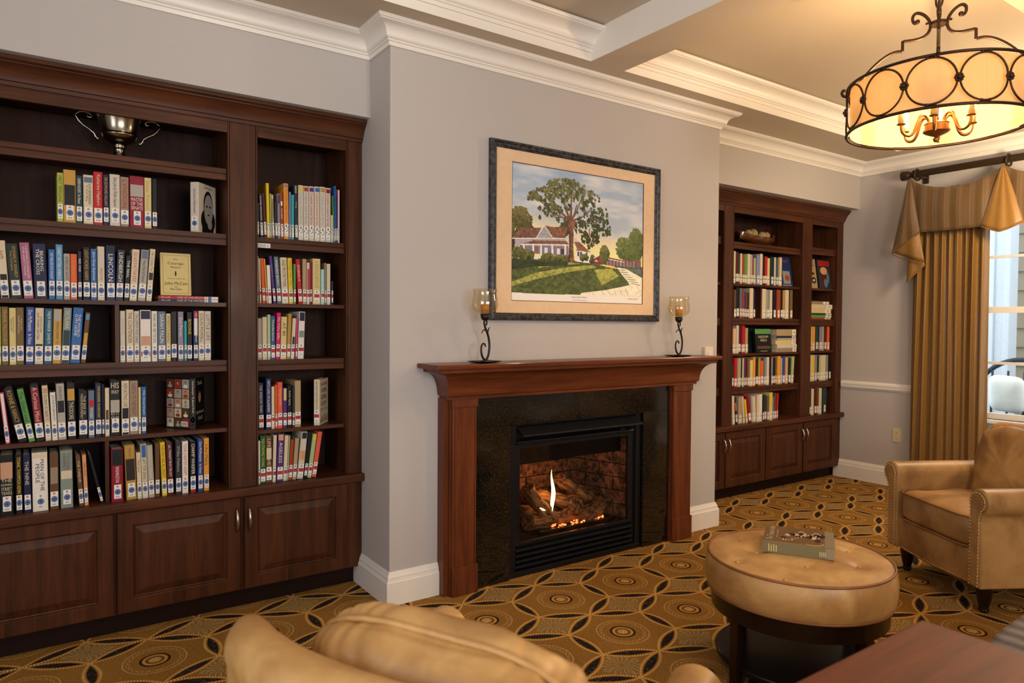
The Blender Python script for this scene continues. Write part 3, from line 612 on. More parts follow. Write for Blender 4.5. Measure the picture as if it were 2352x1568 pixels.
ROWS=[
('A',0.372,1.769,'b',[
 (-1.314,0.022,0.202,0,'lime','FIRST PERSONS','dkgreen'),
 (-1.292,0.044,0.218,0,'gold','','dark',[(0.32,0.72,'black')]),
 (-1.248,0.024,0.199,0,'teal','KAREN HUGHES  Ten Minutes','white'),
 (-1.222,0.036,0.205,0,'cream','KATE REMEMBERED|A. Scott Berg','dark',[(0.84,0.96,'slate')]),
 (-1.185,0.034,0.223,0,'red','Katharine Hepburn','cream'),
 (-1.15,0.022,0.215,0,'navy','SIR EDMUND HILLARY','gold'),
 (-1.126,0.039,0.22,0,'offwhite','Steve Jobs by Walter Isaacson','dark'),
 (-1.086,0.033,0.214,0,'taupe','LYNDON','red'),
 (-1.051,0.056,0.222,0,'crimson','MASTER|OF THE|SENATE','white',[(0.6,0.84,'grey')]),
 (-0.994,0.028,0.221,0,'paleyellow','Sister Revival','tan'),
 (-0.964,0.021,0.219,0,'black','','white'),
]),
('C',0.372,1.450,'b',[
 (-1.504,0.028,0.228,-0.056,'cream','Lady','crimson',[(0.0,0.42,'black')]),
 (-1.473,0.04,0.218,-0.069,'dkgreen','EDWARD M. KENNEDY|True Compass','gold'),
 (-1.429,0.033,0.225,-0.064,'mauve','A QUESTION OF CHARACTER|A Life of John F. Kennedy','white'),
 (-1.394,0.046,0.224,-0.028,'navy','BEARING|THE CROSS','white'),
 (-1.346,0.023,0.204,0,'blue','THEY MARCHED INTO SUNLIGHT','white'),
 (-1.321,0.025,0.226,0,'skyblue','CHRIST MATTERS AMERICA','white'),
 (-1.294,0.023,0.19,0,'grey','AMERICAN WHITE','dark'),
 (-1.27,0.024,0.19,0,'orange','Gonzo','gold'),
 (-1.244,0.015,0.203,0,'navy','RED ONE','white'),
 (-1.226,0.027,0.221,0,'black','LIGHT-HORSE HARRY','gold'),
 (-1.198,0.023,0.216,0,'blue','Jane Grey Seymour','white'),
 (-1.173,0.027,0.228,0,'cream','MOSCOW STORY','brown',[(0.62,0.97,'offwhite')]),
 (-1.142,0.035,0.234,0,'dkblue','LINCOLN','white',[(0.86,0.99,'black')]),
 (-1.107,0.029,0.218,0.042,'slateblk','LINDBERGH','white'),
 (-1.076,0.02,0.196,0.056,'black','THE REAL','white'),
 (-1.055,0.029,0.224,0.058,'cream','OLD AGE IS NOT FOR SISSIES','red'),
 (-1.023,0.03,0.224,0.074,'grey','Where Pride Still Mattered','dark',[(0.82,0.99,'slate')]),
 (-0.99,0.022,0.23,0.075,'cream','I Am a Soldier, Too','brown',[(0.4,0.55,'dark')]),
]),
('D1',0.372,1.184,'b',[
 (-1.52,0.015,0.232,0,'lime','','dark'),
 (-1.504,0.023,0.232,0,'olive','FRANK McCOURT','gold'),
 (-1.479,0.023,0.228,0,'paleyellow','Frank McCourt|Teacher Man','brown'),
 (-1.456,0.026,0.23,0,'olive',"Angela's Ashes|Frank McCourt",'cream'),
 (-1.427,0.028,0.232,0.021,'royal','Don McMenamin   In Voice','white'),
 (-1.397,0.03,0.229,0.022,'cream','JOHN McCAIN|with MARK SALTER','dark',[(0.2,0.36,'black')]),
 (-1.365,0.028,0.227,0.022,'tealblue','MAJOR WARRIOR  DAVID M.','white'),
 (-1.336,0.03,0.226,0.026,'gold','IMMORTAL IRISHMAN : TIM','brown',[(0.78,0.98,'grey')]),
 (-1.306,0.029,0.231,0.05,'greygreen','SKYLARK','offwhite',[(0.0,0.6,'teal')]),
 (-1.276,0.037,0.232,0.066,'blue','THE WORLD|IS MY HOME','white'),
 (-1.237,0.019,0.213,0.092,'brown','','gold',[(0.85,0.97,'skyblue'),(0.3,0.6,'gold')]),
]),
('D2',0.372,1.184,'b',[
 (-1.092,0.021,0.222,0,'offwhite','JIM NANTZ','grey'),
 (-1.068,0.029,0.228,0,'cream','THE CONTENDER','brown'),
 (-1.038,0.021,0.222,0,'offwhite','THE COMFORT FOOD DIARIES','dark'),
 (-1.014,0.042,0.227,0,'white','','dark',[(0.82,0.99,'navy'),(0.1,0.2,'red'),(0.3,0.5,'skin')]),
 (-0.969,0.023,0.223,0,'white','MICHAEL OHER  I BEAT THE ODDS','dark'),
 (-0.944,0.032,0.222,0,'slate','SARAH PALIN','white'),
 (-0.911,0.019,0.213,0,'paleyellow',"PATRICK'S SCANDALS",'brown'),
 (-0.891,0.025,0.222,0,'black','','red'),
 (-0.863,0.024,0.222,0,'lavgrey','Eva Peron','white'),
 (-0.837,0.011,0.18,0,'turq','','white'),
 (-0.826,0.023,0.22,0,'black','BOONE','yellow'),
 (-0.799,0.021,0.227,0,'dkblue','MY AMERICAN JOURNEY','white',[(0.85,0.99,'red'),(0.5,0.85,'white')]),
 (-0.777,0.025,0.227,0,'cream','COLIN POWELL','dark'),
 (-0.751,0.028,0.226,0,'offwhite','LITTLE LIFE','brown'),
]),
('E',0.372,0.867,'b',[
 (-1.495,0.016,0.207,-0.093,'pink','','white',[(0.02,0.98,'white')]),
 (-1.456,0.034,0.227,-0.216,'black','RONNIE & NANCY','gold'),
 (-1.418,0.022,0.22,-0.179,'green','The Gilded Leaf','dkgreen'),
 (-1.394,0.031,0.234,-0.091,'black','A Curious Mind','cream',[(0.32,0.95,'crimson')]),
 (-1.362,0.021,0.228,-0.054,'cream','ROBIN ROBERTS','brown',[(0.85,0.96,'skin')]),
 (-1.339,0.02,0.199,-0.039,'white','JACKIE ROBINSON','navy'),
 (-1.318,0.029,0.234,-0.031,'grey','HIS FINAL BATTLE','dark',[(0.48,0.7,'black')]),
 (-1.285,0.031,0.235,-0.016,'black','THEODORE','cream',[(0.68,0.9,'gold')]),
 (-1.246,0.033,0.2,0,'black','THE RISE OF|THEODORE ROOSEVELT','cream'),
 (-1.211,0.023,0.2,0,'slate','TIM RUSSERT','white',[(0.66,0.8,'red')]),
 (-1.186,0.024,0.23,0,'navy','JOHN SAUNDERS  PLAYING HURT','yellow'),
 (-1.161,0.009,0.225,0,'black','','cream'),
 (-1.15,0.017,0.208,0,'cream','','brown',[(0.25,0.55,'brown')]),
 (-1.132,0.04,0.239,0,'black','HIS WAY','cream',[(0.42,0.65,'grey')]),
 (-1.088,0.03,0.236,0,'cream','REPORTING LIVE','brown',[(0.0,0.5,'black')]),
 (-1.057,0.033,0.235,0,'taupe','NORTH TO THE NIGHT','crimson'),
 (-1.023,0.01,0.205,0,'paleyellow','','dark'),
 (-1.011,0.019,0.206,0,'blue','Wild  Cheryl Strayed','white'),
]),
('F1',0.342,0.587,'b',[
 (-1.515,0.045,0.241,0,'black','THE|DOWNING|STREET|YEARS','cream',[(0.6,0.88,'skin')]),
 (-1.463,0.023,0.24,-0.008,'black','TITANIC THOMPSON KEVIN','yellow'),
 (-1.436,0.025,0.236,-0.017,'navy','THE NINE','cream'),
 (-1.408,0.053,0.239,-0.009,'white','MAN OF THE|PEOPLE','navy',[(0.9,0.99,'cream')]),
 (-1.35,0.031,0.232,0,'brown','','cream',[(0.45,0.75,'taupe')]),
 (-1.313,0.044,0.239,-0.006,'greygreen','TYCOON|VANDERBILT','brown',[(0.5,0.65,'cream')]),
 (-1.248,0.018,0.214,-0.06,'brown','THE TWELVE','cream'),
 (-1.229,0.015,0.214,-0.04,'peach','Hello, Heart','crimson'),
 (-1.170,0.012,0.219,-0.213,'black','','white'),
]),
('F2',0.342,0.587,'b',[
 (-1.131,0.045,0.228,0,'crimson','WASHINGTON','white',[(0.68,0.99,'black')]),
 (-1.074,0.04,0.238,-0.035,'mustard','FATHER, SON & CO.','brown',[(0.35,0.75,'dark')]),
 (-1.032,0.018,0.203,-0.025,'cream','The Soul','brown'),
 (-1.013,0.023,0.238,-0.03,'cream','LEFT FOR DEAD','navy',[(0.75,0.99,'blue'),(0.25,0.32,'blue')]),
 (-0.989,0.024,0.231,-0.037,'grey','TUXEDO PARK','cream'),
 (-0.963,0.019,0.236,0,'brown','','dark'),
 (-0.942,0.026,0.239,-0.037,'yellow','THE KIDS ARE ALL RIGHT','brown'),
 (-0.913,0.026,0.236,-0.027,'maroon','jack  STRAIGHT FROM THE GUT','white'),
 (-0.881,0.024,0.24,0,'slateblk','Willie Nelson','grey'),
 (-0.854,0.026,0.235,0,'white',"YOUR CHEATIN' HEART",'red'),
 (-0.821,0.026,0.232,0,'black','CHAMP WHISPER','white',[(0.0,0.1,'red')]),
 (-0.788,0.022,0.238,0,'royal','Don McMenamin   In Voice','white'),
 (-0.763,0.023,0.241,0,'amber','I Am Malala','brown'),
]),
('RA',0.372,1.767,'z',[
 (-0.513,0.008,0.163,0,'teal','','white'),
 (-0.503,0.018,0.21,-0.034,'slateblk','FLOWER ARRANGING','white',[(0.28,0.34,'red')]),
 (-0.484,0.015,0.211,-0.047,'maroon','','red'),
 (-0.468,0.014,0.262,-0.023,'yellow','','orange',[(0.27,0.29,'turq')]),
 (-0.453,0.006,0.214,-0.015,'lime','','white'),
 (-0.447,0.015,0.211,-0.031,'taupe','The Stencil Book','brown',[(0.9,0.99,'paleyellow')]),
 (-0.43,0.013,0.18,-0.016,'dkgreen','','white'),
 (-0.417,0.013,0.218,-0.013,'lavgrey','','white',[(0.78,0.98,'slateblk')]),
 (-0.403,0.014,0.224,-0.02,'rust','THE NEW','white',[(0.72,0.82,'white')]),
 (-0.387,0.024,0.272,-0.01,'amber','The Creative Collage Techniques','red',[(0.92,0.99,'lavgrey')]),
 (-0.362,0.008,0.233,0,'lavblue','','white'),
 (-0.352,0.014,0.22,0,'turq','','white'),
 (-0.338,0.018,0.269,-0.016,'slateblk','Painting','cream',[(0.88,0.99,'greygreen'),(0.855,0.88,'amber')]),
 (-0.318,0.025,0.271,0,'offwhite','Creative Leisure Series','grey',[(0.9,0.98,'yellow')]),
 (-0.292,0.027,0.27,0,'offwhite','Creative Leisure Series','lavgrey',[(0.9,0.98,'rust')]),
 (-0.264,0.027,0.272,0,'offwhite','Creative Leisure Series','red',[(0.9,0.98,'purple')]),
 (-0.236,0.027,0.274,0,'offwhite','Creative Leisure Series','orange',[(0.9,0.98,'blue')]),
 (-0.208,0.028,0.276,0,'offwhite','Creative Leisure Series','grey',[(0.9,0.98,'mustard')]),
 (-0.179,0.027,0.274,0,'offwhite','Creative Leisure Series','red',[(0.9,0.98,'crimson')]),
 (-0.151,0.01,0.139,0,'cream','','dark'),
 (-0.14,0.007,0.238,-0.023,'green','','white'),
 (-0.132,0.008,0.289,-0.004,'blue','','white'),
 (-0.123,0.008,0.273,0.003,'purple','','white',[(0.9,0.99,'red')]),
 (-0.114,0.007,0.27,0,'white','','grey'),
]),
('RB',0.372,1.452,'r',[
 (-0.517,0.008,0.225,0,'cream','','red'),
 (-0.508,0.011,0.214,-0.026,'cream','','dark'),
 (-0.493,0.017,0.216,-0.045,'orange','','crimson'),
 (-0.475,0.009,0.214,-0.058,'amber','','white'),
 (-0.464,0.017,0.184,-0.043,'white','','grey'),
 (-0.444,0.018,0.229,-0.087,'purple','THE ART OF','lavgrey'),
 (-0.421,0.021,0.227,-0.072,'slate','AGELESS BODY','white'),
 (-0.398,0.032,0.225,-0.041,'cream','AGE PROTECTORS','dark'),
 (-0.364,0.022,0.225,-0.032,'yellow','Younger Next Year','olive'),
 (-0.341,0.012,0.197,0,'green','','white'),
 (-0.327,0.028,0.221,-0.058,'red','DOING H','white'),
 (-0.298,0.021,0.224,0,'tan','','olive'),
 (-0.275,0.015,0.208,0,'offwhite','','red',[(0.3,0.85,'red')]),
 (-0.26,0.011,0.213,0,'crimson','','white'),
 (-0.246,0.04,0.229,0,'paleyellow','A WHOLE NEW LIFE','tan'),
 (-0.204,0.018,0.177,0,'aqua','','turq'),
 (-0.185,0.009,0.21,0,'taupe','','white'),
 (-0.173,0.02,0.207,0,'cream','','brown'),
 (-0.15,0.01,0.12,0,'slateblk','','white'),
]),
('RC',0.372,1.180,'r',[
 (-0.515,0.021,0.199,0,'grey','','dark'),
 (-0.492,0.023,0.206,0,'cream','','dark'),
 (-0.468,0.015,0.218,0,'palegreen','','olive'),
 (-0.452,0.021,0.212,0,'tealblue','Thunderdome','white'),
 (-0.43,0.021,0.227,0.031,'magenta','TO YOU GIRL','white'),
 (-0.407,0.029,0.208,0.028,'paleyellow','AT 80','dark'),
 (-0.377,0.018,0.223,0.04,'mustard','','brown'),
 (-0.357,0.018,0.201,0.054,'cream','','red',[(0.3,0.55,'slateblk')]),
 (-0.337,0.012,0.205,0.029,'pink','','yellow'),
 (-0.322,0.031,0.234,0.036,'white','','blue',[(0.8,0.99,'navy'),(0.45,0.6,'greygreen')]),
]),
('RD',0.372,0.842,'r',[
 (-0.521,0.006,0.074,0,'white','','red'),
 (-0.51,0.026,0.226,-0.015,'navy','THE WISDOM YEARS','cream'),
 (-0.476,0.026,0.247,0,'dkblue',"MAYO CLINIC ON ALZHEIMER'S",'white'),
 (-0.449,0.015,0.206,0,'cream','','red'),
 (-0.432,0.011,0.214,0,'orange','','white'),
 (-0.42,0.024,0.226,0,'coral','Going Gently','cream'),
 (-0.394,0.02,0.197,0,'purple','','white',[(0.68,0.99,'paleyellow')]),
 (-0.373,0.022,0.208,0,'black','Inside Aging','cream'),
 (-0.349,0.011,0.205,0,'slateblk','','white'),
 (-0.337,0.031,0.23,0,'tan','','brown'),
]),
('RE',0.342,0.587,'r',[
 (-0.53,0.009,0.207,0,'white','','red'),
 (-0.519,0.032,0.229,0,'dkgreen2','YOU STAYING YOUNG','yellow'),
 (-0.485,0.029,0.226,0,'brown','LIFE IN THE','cream',[(0.5,0.75,'cream'),(0.1,0.35,'cream')]),
 (-0.454,0.016,0.227,0.026,'cream','','brown'),
 (-0.435,0.03,0.231,0.033,'purple','AGELESS','white',[(0.86,0.99,'peach')]),
 (-0.404,0.019,0.221,0.046,'cream','','brown'),
 (-0.384,0.005,0.219,0.049,'palegreen','','white'),
 (-0.378,0.018,0.199,0.06,'rust','','yellow'),
 (-0.359,0.02,0.203,0.077,'tan','','brown'),
 (-0.336,0.03,0.232,0.106,'offwhite','','dark',[(0.85,0.99,'dkgreen'),(0.4,0.6,'peach')]),
 (-0.304,0.017,0.229,0.116,'black','','cream'),
 (-0.285,0.021,0.218,0.137,'palegreen','','yellow',[(0.85,0.99,'yellow')]),
 (-0.262,0.023,0.226,0.148,'coral','','crimson'),
]),
('WA',0.415,1.689,'g',[
 (3.112,0.026,0.251,0,'cream','','dark'),
 (3.139,0.03,0.246,0,'maroon','','dark'),
 (3.172,0.021,0.236,0,'slateblk','','dark'),
 (3.195,0.024,0.238,0,'cream','','dark'),
 (3.222,0.026,0.233,0,'rust','','dark'),
 (3.251,0.033,0.238,0,'green','','dark'),
 (3.285,0.038,0.24,0,'cream','','dark'),
 (3.325,0.023,0.237,0,'grey','','dark'),
 (3.35,0.018,0.217,0,'crimson','','dark'),
 (3.37,0.025,0.212,0,'palegreen','','dark'),
 (3.401,0.045,0.238,0,'lavblue','','dark'),
 (3.448,0.033,0.251,0,'cream','','dark'),
 (3.485,0.027,0.237,0,'black','','dark'),
 (3.515,0.033,0.233,0,'red','','dark'),
 (3.551,0.03,0.222,0,'paleyellow','','dark'),
 (3.585,0.052,0.234,0,'dkgreen','','dark'),
 (3.639,0.025,0.234,0,'offwhite','','dark'),
 (3.666,0.025,0.223,0,'tealblue','','dark'),
 (3.693,0.023,0.234,0,'mustard','','dark'),
 (3.717,0.029,0.238,0,'cream','','dark'),
]),
('WB1',0.415,1.417,'w',[
 (3.123,0.029,0.223,0,'brown','','dark'),
 (3.154,0.038,0.241,0,'black','','dark'),
 (3.197,0.025,0.237,0,'slate','','dark'),
 (3.225,0.025,0.209,0,'rust','','dark'),
 (3.252,0.02,0.21,0,'purple','','dark'),
 (3.274,0.019,0.205,0,'brown','','dark'),
 (3.295,0.021,0.205,0,'dark','','dark'),
 (3.319,0.048,0.241,0,'cream','','dark'),
 (3.371,0.025,0.231,0,'navy','','dark'),
]),
('WB2',0.415,1.417,'w',[
 (3.482,0.051,0.241,0,'cream','','dark'),
 (3.535,0.018,0.236,0,'grey','','dark'),
 (3.556,0.031,0.237,0,'greygreen','','dark'),
 (3.589,0.034,0.235,0,'cream','','dark'),
 (3.635,0.032,0.24,0,'black','','dark'),
 (3.681,0.05,0.241,0,'rust','','dark'),
 (3.734,0.028,0.24,0,'black','','dark'),
 (3.765,0.031,0.238,0,'mustard','','dark'),
 (3.8,0.049,0.242,0,'cream','','dark'),
 (3.865,0.037,0.244,0,'olive','','dark'),
]),
('WC',0.415,1.137,'w',[
 (3.112,0.02,0.197,0,'peach','','dark'),
 (3.134,0.021,0.197,0,'cream','','dark'),
 (3.158,0.031,0.226,0,'offwhite','','dark'),
 (3.191,0.026,0.226,0,'maroon','','dark'),
 (3.22,0.021,0.226,0,'crimson','','dark'),
 (3.244,0.025,0.22,0,'red','','dark'),
 (3.272,0.031,0.203,0,'tan','','dark'),
]),
('WD1',0.415,0.870,'w',[
 (3.113,0.023,0.193,0,'slateblk','','dark'),
 (3.139,0.031,0.231,0,'red','','dark'),
 (3.178,0.014,0.228,0,'tan','','dark'),
 (3.194,0.03,0.228,0,'grey','','dark'),
 (3.227,0.013,0.227,0,'dkgreen','','dark'),
 (3.242,0.02,0.229,0,'paleyellow','','dark'),
 (3.264,0.021,0.229,0,'purple','','dark'),
 (3.286,0.016,0.226,0,'maroon','','dark'),
 (3.306,0.028,0.225,0,'olive','','dark'),
 (3.339,0.038,0.21,0,'paleyellow','','dark'),
 (3.38,0.03,0.232,0,'amber','','dark'),
 (3.412,0.033,0.223,0,'dark','','dark'),
 (3.449,0.029,0.226,0,'mustard','','dark'),
 (3.48,0.032,0.202,0,'orange','','dark'),
 (3.517,0.017,0.221,0,'slate','','dark'),
 (3.536,0.023,0.222,0,'greygreen','','dark'),
 (3.561,0.032,0.23,0,'offwhite','','dark'),
]),
('WD2',0.415,0.870,'w',[
 (3.618,0.018,0.227,0,'grey','','dark'),
 (3.639,0.017,0.218,0,'navy','','dark'),
 (3.658,0.02,0.217,0,'black','','dark'),
 (3.682,0.018,0.221,0,'olive','','dark'),
 (3.703,0.047,0.234,0,'amber','','dark'),
 (3.753,0.018,0.219,0,'grey','','dark'),
 (3.773,0.037,0.228,0,'royal','','dark'),
 (3.818,0.036,0.222,0,'peach','','dark'),
 (3.857,0.036,0.217,0,'dkgreen','','dark'),
 (3.897,0.032,0.227,0.068,'palegreen','','dark'),
]),
('WE',0.385,0.583,'w',[
 (3.088,0.03,0.224,-0.06,'cream','','brown'),
 (3.127,0.026,0.212,-0.122,'dark','','orange',[(0.5,0.8,'orange')]),
 (3.16,0.016,0.21,0,'grey','','dark'),
 (3.179,0.023,0.209,0,'tan','','dark'),
 (3.209,0.025,0.215,-0.099,'cream','','dark'),
 (3.256,0.024,0.19,-0.151,'yellow','','dark'),
 (3.291,0.034,0.221,-0.157,'crimson','','gold'),
 (3.332,0.011,0.214,-0.071,'grey','','dark'),
 (3.347,0.038,0.207,-0.063,'offwhite','','dark'),
 (3.392,0.03,0.214,0,'cream','','brown'),
 (3.427,0.038,0.219,0,'white','','dark'),
 (3.472,0.02,0.206,0,'dark','','dark'),
 (3.494,0.027,0.209,0,'teal','','white'),
 (3.527,0.026,0.198,0,'olive','','dark'),
 (3.559,0.042,0.227,0,'paleyellow','','dark',[(0.5,0.99,'yellow')]),
 (3.604,0.02,0.19,0,'slate','','dark'),
 (3.627,0.025,0.219,0.014,'brown','','cream'),
 (3.654,0.02,0.217,0.058,'red','','white'),
]),
('XC',0.415,1.140,'w',[
 (4.176,0.022,0.223,0,'cream','','dark'),
 (4.203,0.048,0.22,0,'amber','','dark'),
 (4.254,0.043,0.223,0,'teal','','dark'),
 (4.301,0.012,0.224,0,'black','','dark'),
 (4.316,0.046,0.22,0,'lavgrey','','dark'),
 (4.364,0.022,0.224,0,'grey','','dark'),
 (4.389,0.044,0.216,0,'maroon','','dark'),
 (4.437,0.037,0.22,0,'orange','','dark'),
]),
('XD',0.415,0.874,'w',[
 (4.18,0.025,0.23,0,'cream','','dark'),
 (4.208,0.037,0.229,0,'yellow','','dark'),
 (4.249,0.039,0.225,0,'lavgrey','','dark'),
 (4.292,0.025,0.224,0,'black','','dark'),
 (4.321,0.027,0.219,0,'palegreen','','dark'),
 (4.351,0.033,0.223,0,'cream','','dark'),
 (4.386,0.034,0.226,0,'cream','','dark'),
 (4.424,0.039,0.225,0,'greygreen','','dark'),
 (4.47,0.031,0.143,0,'black','','dark'),
]),
('XE',0.385,0.583,'w',[
 (4.13,0.027,0.243,0,'slateblk','','dark'),
 (4.16,0.035,0.234,0,'cream','','dark'),
 (4.2,0.038,0.225,0,'maroon','','dark'),
 (4.241,0.032,0.231,0,'brown','','dark'),
 (4.277,0.042,0.236,0,'cream','','dark'),
 (4.34,0.052,0.23,0,'teal','','dark'),
]),
]

for name_, y_, z_, kind_, items_ in ROWS:
    build_row(name_, y_, z_, kind_, items_)

# ---- books that stand or lie apart
def bookat(label, loc, rz, w, h, d, col, group=None, rx=0):
    r = thing('book', label, 'book', loc, rz, group); r.rotation_euler = (rx, 0, rz); bookbody(r, w, h, d, col); return r
def portrait(mb, cx, cz, s, y, m):
    """a plain generic head and shoulders: m = (skin, hair, coat)"""
    disc(mb, cx, cz-s*0.95, s*0.95, s*0.55, y, m[2], 14); disc(mb, cx, cz+s*0.12, s*0.50, s*0.60, y-0.0001, m[1], 14); disc(mb, cx, cz-0.02*s, s*0.42, s*0.52, y-0.0002, m[0], 14)
def turn(mb, w):
    """move a print drawn on the spine plane onto the cover at x = w (its x becomes depth)"""
    mb.v = [(w-b, a, c) for a, b, c in mb.v]; return mb
r = bookat('white biography with a dark portrait cover standing at an angle, alone on its shelf', (-0.808, 0.385, 1.7695), -0.70, 0.040, 0.226, 0.150, 'offwhite')
sticker(r, 0.040, 'b', 0.226)
mb = MB(); lettering(mb, 'Steve Jobs by Walter Isaacson', (0.013, 0.027, 0.085, 0.195), 'v', -0.0006); put('title', mb, pm('dark'), r, fix=False)
mb = MB(); disc(mb, 0.082, 0.060, 0.062, 0.060, -0.0005, 1, 20); disc(mb, 0.082, 0.128, 0.041, 0.070, -0.0008, 1, 20); disc(mb, 0.084, 0.112, 0.038, 0.070, -0.0011, 0, 20)
disc(mb, 0.070, 0.126, 0.010, 0.004, -0.0013, 1, 8); disc(mb, 0.098, 0.126, 0.010, 0.004, -0.0013, 1, 8); disc(mb, 0.084, 0.088, 0.012, 0.003, -0.0013, 1, 8); disc(mb, 0.096, 0.044, 0.020, 0.022, -0.0013, 0, 12)
rect(mb, 0.03, 0.13, 0.0, 0.025, -0.0007, 1); lettering(mb, 'Steve Jobs', (0.04, 0.12, 0.204, 0.216), 'h', -0.0006, 1)
put('cover_print', turn(mb, 0.040), [flat(rgb(150, 146, 140)), pm('black')], r, fix=False)
# cream book faced out on two lying books
for k, (c, tx, z0, lab) in enumerate((('dkblue', 'LIVES OF THE WRITERS', 1.4505, 'dark blue book lying flat, the lower of the pair under the cream courage book'), ('red', 'LIVES OF THE ARTISTS', 1.4640, 'red book lying flat directly under the upright cream courage book'))):
    r = thing('book', lab, 'book', (-0.940, 0.374, z0)); L, T = 0.250, 0.013
    mb = MB(); mb.prism([(0.16, 0), (0, 0), (0, T), (0.16, T), (0.16, T-0.002), (0.003, T-0.002), (0.003, 0.002), (0.16, 0.002)], 0, L, 'x'); put('cover', mb, pm(c), r)
    mb = MB(); mb.box(0.003, L-0.003, 0.003, 0.156, 0.002, T-0.002); put('page_block', mb, PAGE, r)
    mb = MB(); lettering(mb, tx, (0.075, 0.185, 0.002, T-0.002), 'h', -0.0006, 0, 2.2); lettering(mb, 'Krull', (0.012, 0.045, 0.003, T-0.003), 'h', -0.0006, 0, 2); put('title', mb, pm('cream'), r, fix=False)
    mb = MB(); rect(mb, 0.188, 0.246, 0.0008, T-0.0008, -0.0007, 0); rect(mb, 0.204, 0.218, 0.001, T-0.001, -0.001, 1); rect(mb, 0.194, 0.197, 0.003, T-0.003, -0.001, 2); put('spine_label', mb, [WHT, LBL_BLUE, LBL_INK], r, fix=False)
r = thing('book', 'small cream book about courage shown cover out, on two lying books', 'book', (-0.929, 0.392, 1.4798)); r.rotation_euler = (-0.10, 0, 0)
mb = MB(); mb.box(0, 0.126, 0, 0.020, 0, 0.193); put('cover', mb, pm('paleyellow'), r, bevel=0.002)
mb = MB(); lettering(mb, 'Why', (0.048, 0.078, 0.160, 0.167), 'h', -0.0006); lettering(mb, 'Courage', (0.030, 0.096, 0.137, 0.152), 'h', -0.0006); lettering(mb, 'Matters', (0.042, 0.084, 0.124, 0.132), 'h', -0.0006)
disc(mb, 0.062, 0.099, 0.0035, 0.012, -0.0006, 0, 10); lettering(mb, 'THE WAY TO A BRAVER LIFE', (0.026, 0.100, 0.074, 0.078), 'h', -0.0006); lettering(mb, 'John McCain', (0.016, 0.110, 0.044, 0.062), 'h', -0.0006); lettering(mb, 'with', (0.056, 0.068, 0.036, 0.041), 'h', -0.0006); lettering(mb, 'Mark Salter', (0.038, 0.088, 0.024, 0.033), 'h', -0.0006)
for a, b, c, d in ((0.010, 0.116, 0.182, 0.183), (0.010, 0.116, 0.010, 0.011), (0.010, 0.011, 0.010, 0.183), (0.115, 0.116, 0.010, 0.183)): rect(mb, a, b, c, d, -0.0006)
put('cover_print', mb, pm('dark'), r, fix=False)
# open photo book standing with spine outwards
r = thing('book', 'black hardback standing half open with a collage of photos on one cover', 'book', (-0.812, 0.395, 0.8674))
sw_, hh_ = 0.024, 0.233
for s_, nm in ((-1, 'rear_cover'), (1, 'front_cover')):
    a0 = 0 if s_ < 0 else sw_; dx, dy = (-0.080, 0.118) if s_ < 0 else (0.062, 0.128)
    L = math.hypot(dx, dy); ux, uy = dx/L, dy/L; nx, ny = (-uy, ux) if s_ < 0 else (uy, -ux)
    at = lambda q, b: (a0+ux*q+nx*b, uy*q+ny*b)
    mb = MB(); mb.prism([at(0, 0), at(L, 0), at(L, -0.003), at(0.004, -0.003)], 0, hh_, 'z'); put(nm, mb, pm('black'), r)
    mb = MB(); mb.prism([at(0.006, -0.003), at(L-0.005, -0.003), at(L-0.008, -0.014), at(0.022, -0.014)], 0.004, hh_-0.004, 'z'); put('page_block', mb, PAGE, r)
    mb = MB()
    if s_ < 0:
        for i in range(3):
            for j in range(5):
                q0, q1, z0_, z1_ = i*0.047+0.002, i*0.047+0.045, 0.006+j*0.045, 0.006+(j+1)*0.045-0.003
                rect(mb, q0, q1, z0_, z1_, -0.0004, (0, 4, 1, 2, 5)[(i*2+j*3) % 5]); portrait(mb, (q0+q1)/2, (z0_+z1_)/2+0.003, 0.014, -0.0006, (2, 3, (6, 4, 5)[(i+j) % 3]))
        rect(mb, 0.090, 0.130, 0.012, 0.034, -0.0012, 6)
        for k in range(7): rect(mb, 0.095+k*0.0045, 0.097+k*0.0045, 0.016, 0.030, -0.0014, 3)
    else:
        portrait(mb, 0.064, 0.140, 0.046, -0.0004, (2, 1, 3)); lettering(mb, 'Sonia', (0.030, 0.100, 0.200, 0.220), 'h', -0.0008, 0)
        lettering(mb, 'My Beloved', (0.012, 0.128, 0.060, 0.080), 'h', -0.0010, 0); lettering(mb, 'World', (0.036, 0.104, 0.034, 0.054), 'h', -0.0010, 0)
    mb.v = [(*at(L-q if s_ < 0 else q, -b), c) for q, b, c in mb.v]
    put('cover_print', mb, [pm('cream'), pm('brown'), pm('skin'), pm('black'), pm('grey'), pm('rust'), WHT], r, fix=False)
mb = MB(); mb.box(0, sw_, -0.001, 0.004, 0, hh_); put('spine', mb, pm('black'), r)
mb = MB(); lettering(mb, 'Sonia Sotomayor  My Beloved World', (0.006, 0.018, 0.075, 0.222), 'v', -0.0016); put('title', mb, pm('cream'), r, fix=False)
sticker(r, sw_, 'b', hh_)
r.children[-1].location = (0, -0.0012, 0)
